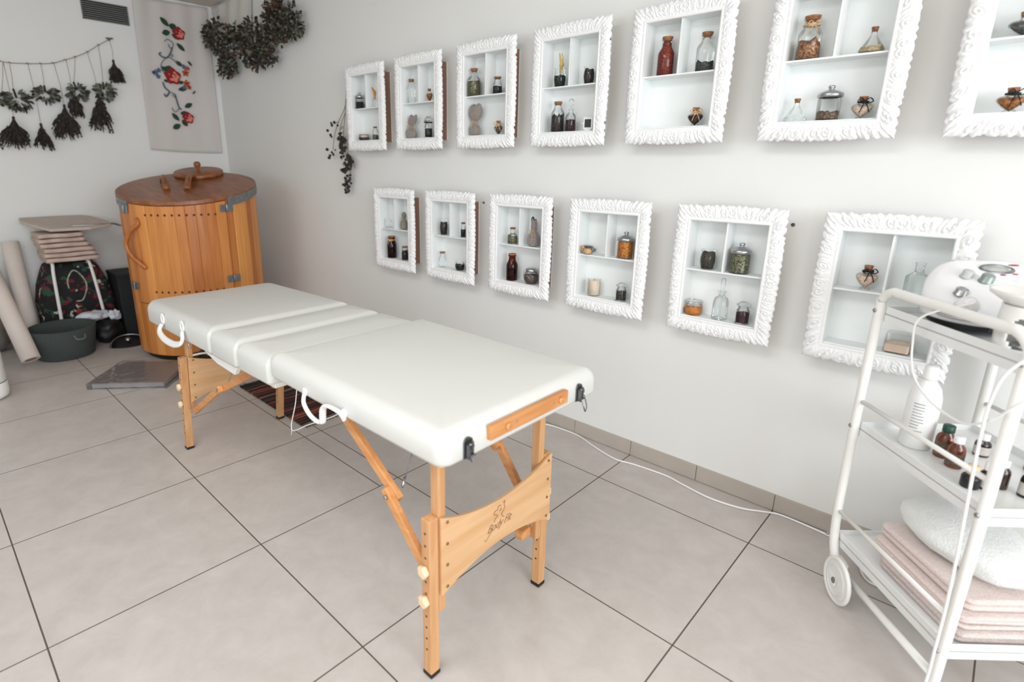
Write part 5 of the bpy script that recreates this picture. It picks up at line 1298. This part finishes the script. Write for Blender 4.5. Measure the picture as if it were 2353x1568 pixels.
c = on_m(.112, .185, .003); e1 = V_; e2 = TN.cross(V_).normalized()
bm = B(); tube(bm, [c + e1 * .038 * math.cos(t) + e2 * .020 * math.sin(t) for t in [2 * PI * k / 36 for k in range(36)]], .0035, 8, closed=True); link('display_ring', bm, GALV, fm)
bm = B(); pts = [c + e1 * .037 * math.cos(t) + e2 * .019 * math.sin(t) for t in [2 * PI * k / 36 for k in range(36)]]; bm.faces.new([bm.verts.new(p + TN * .001) for p in pts]); bmesh.ops.extrude_face_region(bm, geom=bm.faces[:]); link('display_window', bm, mat('display_pale', (214, 220, 214), .15), fm)
for u, v, L_ in ((.090, .245, .014), (.138, .180, .008), (.134, .212, .009)):
    bm = B(); M = Matrix.Translation(on_m(u, v)) @ TN.to_track_quat('Z', 'Y').to_matrix().to_4x4(); cc = on_m(u, v, .002)
    tube(bm, [cc - V_ * L_, cc - V_ * L_ * .5, cc, cc + V_ * L_ * .5, cc + V_ * L_], [.001, .004, .0048, .004, .001], 8, flat=.5); link('red_button', bm, mat('red_button_plastic', (176, 28, 58), .35), fm)
sk = on_m(.215, .045, -.004); dn = (U_ * .7 - V_ * .4 + Vector((0, 0, .35))).normalized()
bm = B(); tube(bm, [sk - dn * .02, sk + dn * .012, sk + dn * .016, sk + dn * .034], [.022, .021, .013, .010], 16); link('cable_plug', bm, WHITEPL, fm)
# treatment cable from the plug, looping down beside the trolley
bm = B()
k0 = sk + dn * .034
tube(bm, spline([k0, k0 + dn * .012 + Vector((0, 0, -.004)), W(.181, -.027, .914), W(.177, -.03, .846), W(.201, -.03, .774), W(.263, -.03, .732), W(.337, -.03, .719), W(.381, -.028, .726), W(.424, -.026, .759), W(.475, -.024, .825), W(.52, .02, .90)], 8), .0026, 8)
ca = link('treatment_cable', bm, WHITEPL); setp(ca, 'thin white cable looping from the machine plug down in front of the trolley', 'cable')
bm = B(); tube(bm, spline([W(.452, .05, .93), W(.458, -.01, .915), W(.436, -.038, .865), W(.420, -.038, .794), W(.420, -.038, .724), W(.428, -.038, .616), W(.437, -.038, .514), W(.444, -.038, .432), W(.450, -.036, .30), W(.452, -.034, .15), W(.462, -.035, .0045), W(.50, .0, .0045)], 8), .0034, 8)
ca = link('machine_cord', bm, WHITEPL); setp(ca, 'thicker white cord hanging straight down beside the near trolley post', 'cable')
# aroma burner
ab = thing('aroma_burner', 'white ceramic aroma burner with round opening on the trolley top by the post', 'aroma burner', W(.345, .070, .8805))
bm = B(); n = 48; R_ = .050; H_ = .105; rows = []
zs = [i / 22 * H_ for i in range(23)]
hole_a = math.atan2(-.735, .678)    # towards the camera
for z in zs:
    row = []
    for k in range(n):
        a = 2 * PI * k / n; rr = R_ * (1 + .05 * math.sin(PI * z / H_)) ; row.append(bm.verts.new((rr * math.cos(a), rr * math.sin(a), z)))
    rows.append(row)
ha = math.atan2(-2.13 + .60, 5.056 - 5.12)
for i in range(22):
    for k in range(n):
        a = 2 * PI * (k + .5) / n; da = (a - ha + PI) % (2 * PI) - PI; zc = (zs[i] + zs[i + 1]) / 2
        if (da * R_ / .032) ** 2 + ((zc - .048) / .036) ** 2 < 1: continue
        bm.faces.new((rows[i][k], rows[i][(k + 1) % n], rows[i + 1][(k + 1) % n], rows[i + 1][k])).smooth = True
bm.faces.new(rows[0])
o = link('burner_body', bm, mat('white_ceramic', (238, 238, 234), .25, noise_amt=.01), ab); md = o.modifiers.new('sol', 'SOLIDIFY'); md.thickness = .005; md.offset = -1
bm = B(); lathe(bm, [(0, H_ - .002), (R_ * .9, H_), (R_ * 1.05, H_ + .006), (R_ * 1.5, H_ + .022), (R_ * 1.55, H_ + .030), (R_ * 1.45, H_ + .030), (R_ * .9, H_ + .012), (0, H_ + .010)], 40); link('oil_bowl', bm, MATS['white_ceramic'], ab)
bm = B(); lathe(bm, [(0, .006), (.019, .006), (.019, .020), (0, .020)], 20); link('tealight', bm, METAL, ab)
cj = thing('glass_cup', 'small glass cup of pale yellow wax on the trolley edge', 'glass', W(.405, .052, .8805)); 
openj = lathe
bm = B(); lathe(bm, [(0, .001), (.022, .0005), (.026, .006), (.027, .05)], 24); link('glass_body', bm, CLEAR, cj)
bm = B(); lathe(bm, [(0, .003), (.0235, .003), (.025, .022), (0, .022)], 20); link('wax', bm, mat('yellow_wax', (226, 220, 178), .6), cj)
cj.location = W(.413, .120, .8805)

# bottles on the middle shelf
ZM = .5305
def wput(name, u, v, z, label, cat, group=None):
    return thing(name, label, cat, W(u, v, z), 0, group)
s1 = wput('spray_bottle', .105, .095, ZM, 'tall white plastic bottle with grey printed text on the middle trolley shelf', 'bottle')
bm = B(); lathe(bm, [(0, 0), (.034, 0), (.037, .004), (.037, .125), (.036, .145), (.030, .17), (.018, .188), (.016, .195), (0, .195)], 36); SB = link('bottle_body', bm, WHITEPL, s1)
bm = B(); lathe(bm, [(0, .193), (.017, .193), (.0175, .2), (.016, .225), (.013, .232), (0, .233)], 28); link('cap', bm, WHITEPL, s1)
bm = B(); aa = -110; rnd = random.Random(2)
for k in range(11):
    z = .045 + .0085 * k; a0 = rad(-118); a1 = rad(-118 + rnd.uniform(28, 46))
    tube(bm, [(.0373 * math.cos(a0 + (a1 - a0) * t / 8), .0373 * math.sin(a0 + (a1 - a0) * t / 8), z) for t in range(9)], .0011, 4)
link('printed_lines', bm, mat('grey_print', (150, 156, 158), .7), SB)
def med(u, v, h, r, label, capm, body='amber', lab=True, caph=.2, darklabel=True, z=ZM):
    t = wput('medicine_bottle', u, v, z, label, 'bottle', 'small medicine bottles on the middle trolley shelf')
    bmat = {'amber': mat('amber_bottle', (128, 62, 18), .15, rgb2=(88, 36, 10), noise_scale=20, spec=.8), 'dark': mat('dark_brown_bottle', (48, 26, 20), .2, noise_amt=.3, spec=.8), 'black': mat('black_bottle', (26, 24, 28), .3)}[body]
    hb_ = h * (1 - caph)
    bm = B(); lathe(bm, [(0, 0), (r * .92, 0), (r, .003), (r, hb_ * .68), (r * .9, hb_ * .8), (r * .5, hb_ * .93), (r * .5, hb_), (0, hb_)], 28); o = link('bottle_body', bm, bmat, t)
    bm = B(); cr = r * .62; lathe(bm, [(0, 0), (cr, 0), (cr * 1.02, .002), (cr, h * caph * .95), (cr * .9, h * caph), (0, h * caph)], 24, z0=hb_ - .003); link('cap', bm, capm, t)
    if lab:
        bm = B(); n = 24; a0, a1 = rad(-165), rad(60)
        A_ = [[bm.verts.new(((r + .0004) * math.cos(a0 + (a1 - a0) * k / n), (r + .0004) * math.sin(a0 + (a1 - a0) * k / n), z_)) for k in range(n + 1)] for z_ in (hb_ * .12, hb_ * .60)]
        for k in range(n): bm.faces.new((A_[0][k], A_[0][k + 1], A_[1][k + 1], A_[1][k])).smooth = True
        link('paper_label', bm, mat('brown_label', (112, 98, 82), .6, rgb2=(70, 58, 50), noise_scale=90) if darklabel else mat('pale_label', (206, 200, 194), .6, noise_amt=.15, noise_scale=200), o)
    return t
WC = mat('white_cap', (240, 240, 240), .35); GC = mat('green_cap', (14, 72, 54), .4, noise_amt=.2)
med(.165, .125, .092, .0215, 'amber bottle with a dark green cap, tallest medicine bottle', GC)
med(.218, .110, .086, .0185, 'amber bottle with white cap and brown label in front of the green-capped one', WC)
med(.156, .232, .064, .0175, 'small brown bottle with pale label standing alone toward the back', WC, 'dark', True, .26, False)
med(.312, .073, .060, .019, 'short dark jar with a light wooden cap', mat('wood_cap', (226, 196, 152), .6, noise_amt=.1), 'black', False, .38)
med(.318, .104, .072, .015, 'black dropper bottle with a white collar between wooden-capped jar and red-brown bottle', WC, 'black', True, .3, False)
med(.312, .142, .074, .016, 'slim red-brown bottle with white cap nearest the near trolley post', WC, 'dark', False, .22)
med(.350, .168, .078, .014, 'thin dark bottle with grey label seen beyond the near trolley post', WC, 'black', True, .22, False)
med(.235, .292, .060, .016, 'dark bottle cut off by the picture edge at the back of the middle shelf', BLACK, 'dark', False, .22)
wd_ = wput('tweezers', .262, .030, ZM + .0025, 'small dark metal tweezers lying at the shelf edge', 'tweezers')
bm = B()
for s_ in (-1, 1): beam(bm, V_ * .001 * s_, U_ * .028 + V_ * .004 * s_, .0025, .0015, (0, 0, 1))
link('blades', bm, mat('dark_metal', (60, 66, 66), .35, .8), wd_)

# towels on the bottom shelf
def towel(label, u0, u1, v0, v1, z, th, m, layers=2, seed=0, tilt=0.0, name='folded_towel'):
    o = thing(name, label, 'towel', W((u0 + u1) / 2, (v0 + v1) / 2, z), 0, 'folded towels on the bottom trolley shelf')
    C0 = W((u0 + u1) / 2, (v0 + v1) / 2, z)
    for k in range(layers):
        bm = B(); h = th / layers; zz = h * k; n = 26; m2 = 10; rr = h / 2
        rings = []
        K = 6
        for i in range(2 * K + 1):
            a = -PI / 2 + PI * i / (2 * K); ins = rr * (1 - math.cos(a)); hh = zz + rr + rr * math.sin(a) * .97
            o2 = rounded_outline(u0 + ins, u1 - ins, v0 + ins, v1 - ins, (.02, .02), 4)
            ring = []
            for u, v in o2:
                p = W(u, v, z + hh) - C0
                w_ = noise.noise(Vector((u * 14, v * 14, seed + k * 3))) 
                p += U_ * (.006 * noise.noise(Vector((v * 20, seed, k)))) + V_ * (.006 * noise.noise(Vector((u * 20, seed + 5, k))))
                p.z += .004 * w_ + tilt * (u - u0)
                p.z = max(p.z, .0008) if tilt == 0 else p.z
                ring.append(bm.verts.new(p))
            rings.append(ring)
        for a, b_ in zip(rings[:-1], rings[1:]):
            for q2 in range(len(a)): bm.faces.new((a[q2], a[(q2 + 1) % len(a)], b_[(q2 + 1) % len(a)], b_[q2])).smooth = True
        bm.faces.new(rings[-1]); bm.faces.new(rings[0]); link('folded_layer', bm, m, o)
    return o
PINK = mat('pink_terry', (236, 222, 217), .98, rgb2=(226, 208, 201), noise_scale=160, bump=.7, bump_scale=260, sheen=.4)
WHT = mat('white_terry', (238, 240, 238), .98, noise_amt=.05, noise_scale=60, bump=.7, bump_scale=160, sheen=.4)
ZB = .1635
towel('pale grey-pink towel, lowest on the bottom trolley shelf', .13, .415, .05, .33, ZB, .030, mat('greypink_terry', (230, 218, 213), .98, rgb2=(214, 200, 195), noise_scale=160, bump=.7, bump_scale=260), 2, 1)
towel('pink towel with loose folded edges, second from the shelf', .085, .40, .06, .33, ZB + .031, .034, PINK, 3, 2)
towel('pale pink towel, third from the shelf under the white towel', .075, .385, .08, .33, ZB + .066, .034, PINK, 2, 3)
wt = link('rolled_towel', lump(.14, (1, 1, 1), 31, .10), WHT, smooth=True); setp(wt, 'thick fluffy white towel heaped on top of the pink towels', 'towel')
for v in wt.data.vertices:
    p = v.co.copy(); u = .215 + p.x * 1.22; vv = .20 + p.y * .82; z = ZB + .102 + .052 + p.z * .42; v.co = W(u, vv, max(z, ZB + .1015))

# ------------------------------------------------------------------ one object per separate fitting
def split_islands(o):
    """separate the loose pieces of one mesh into objects of their own with the same name and parent"""
    bm = bmesh.new(); bm.from_mesh(o.data); bm.verts.ensure_lookup_table()
    seen = set(); isl = []
    for v in bm.verts:
        if v.index in seen: continue
        st = [v]; comp = set()
        while st:
            x = st.pop()
            if x.index in comp: continue
            comp.add(x.index); st += [e.other_vert(x) for e in x.link_edges]
        seen |= comp; isl.append(comp)
    bm.free()
    if len(isl) < 2: return
    base = o.name.split('.')[0]
    for comp in isl[1:]:
        b2 = bmesh.new(); b2.from_mesh(o.data); b2.verts.ensure_lookup_table()
        bmesh.ops.delete(b2, geom=[v for v in b2.verts if v.index not in comp], context='VERTS')
        c = o.copy(); c.data = o.data.copy(); b2.to_mesh(c.data); b2.free(); col.objects.link(c)
    b2 = bmesh.new(); b2.from_mesh(o.data); b2.verts.ensure_lookup_table()
    bmesh.ops.delete(b2, geom=[v for v in b2.verts if v.index not in isl[0]], context='VERTS'); b2.to_mesh(o.data); b2.free()
for o in list(bpy.data.objects):
    if o.type == 'MESH' and o.name.split('.')[0] in ('screw', 'bolt', 'stop_block', 'wooden_plug', 'peg_hole', 'steel_cable', 'cable_sleeve', 'steel_pin', 'underside_board', 'dowel_hole', 'wall_plug'):
        if o.name.split('.')[0] in ('peg_hole', 'dowel_hole'): continue
        split_islands(o)
# lettering as a mesh
dg = bpy.context.evaluated_depsgraph_get()
lm = bpy.data.meshes.new_from_object(to.evaluated_get(dg)); ln = bpy.data.objects.new('lettering', lm); mw = to.matrix_world.copy()
pr = to.parent; bpy.data.objects.remove(to); ln.name = 'lettering'; col.objects.link(ln); ln.parent = pr; ln.matrix_world = mw
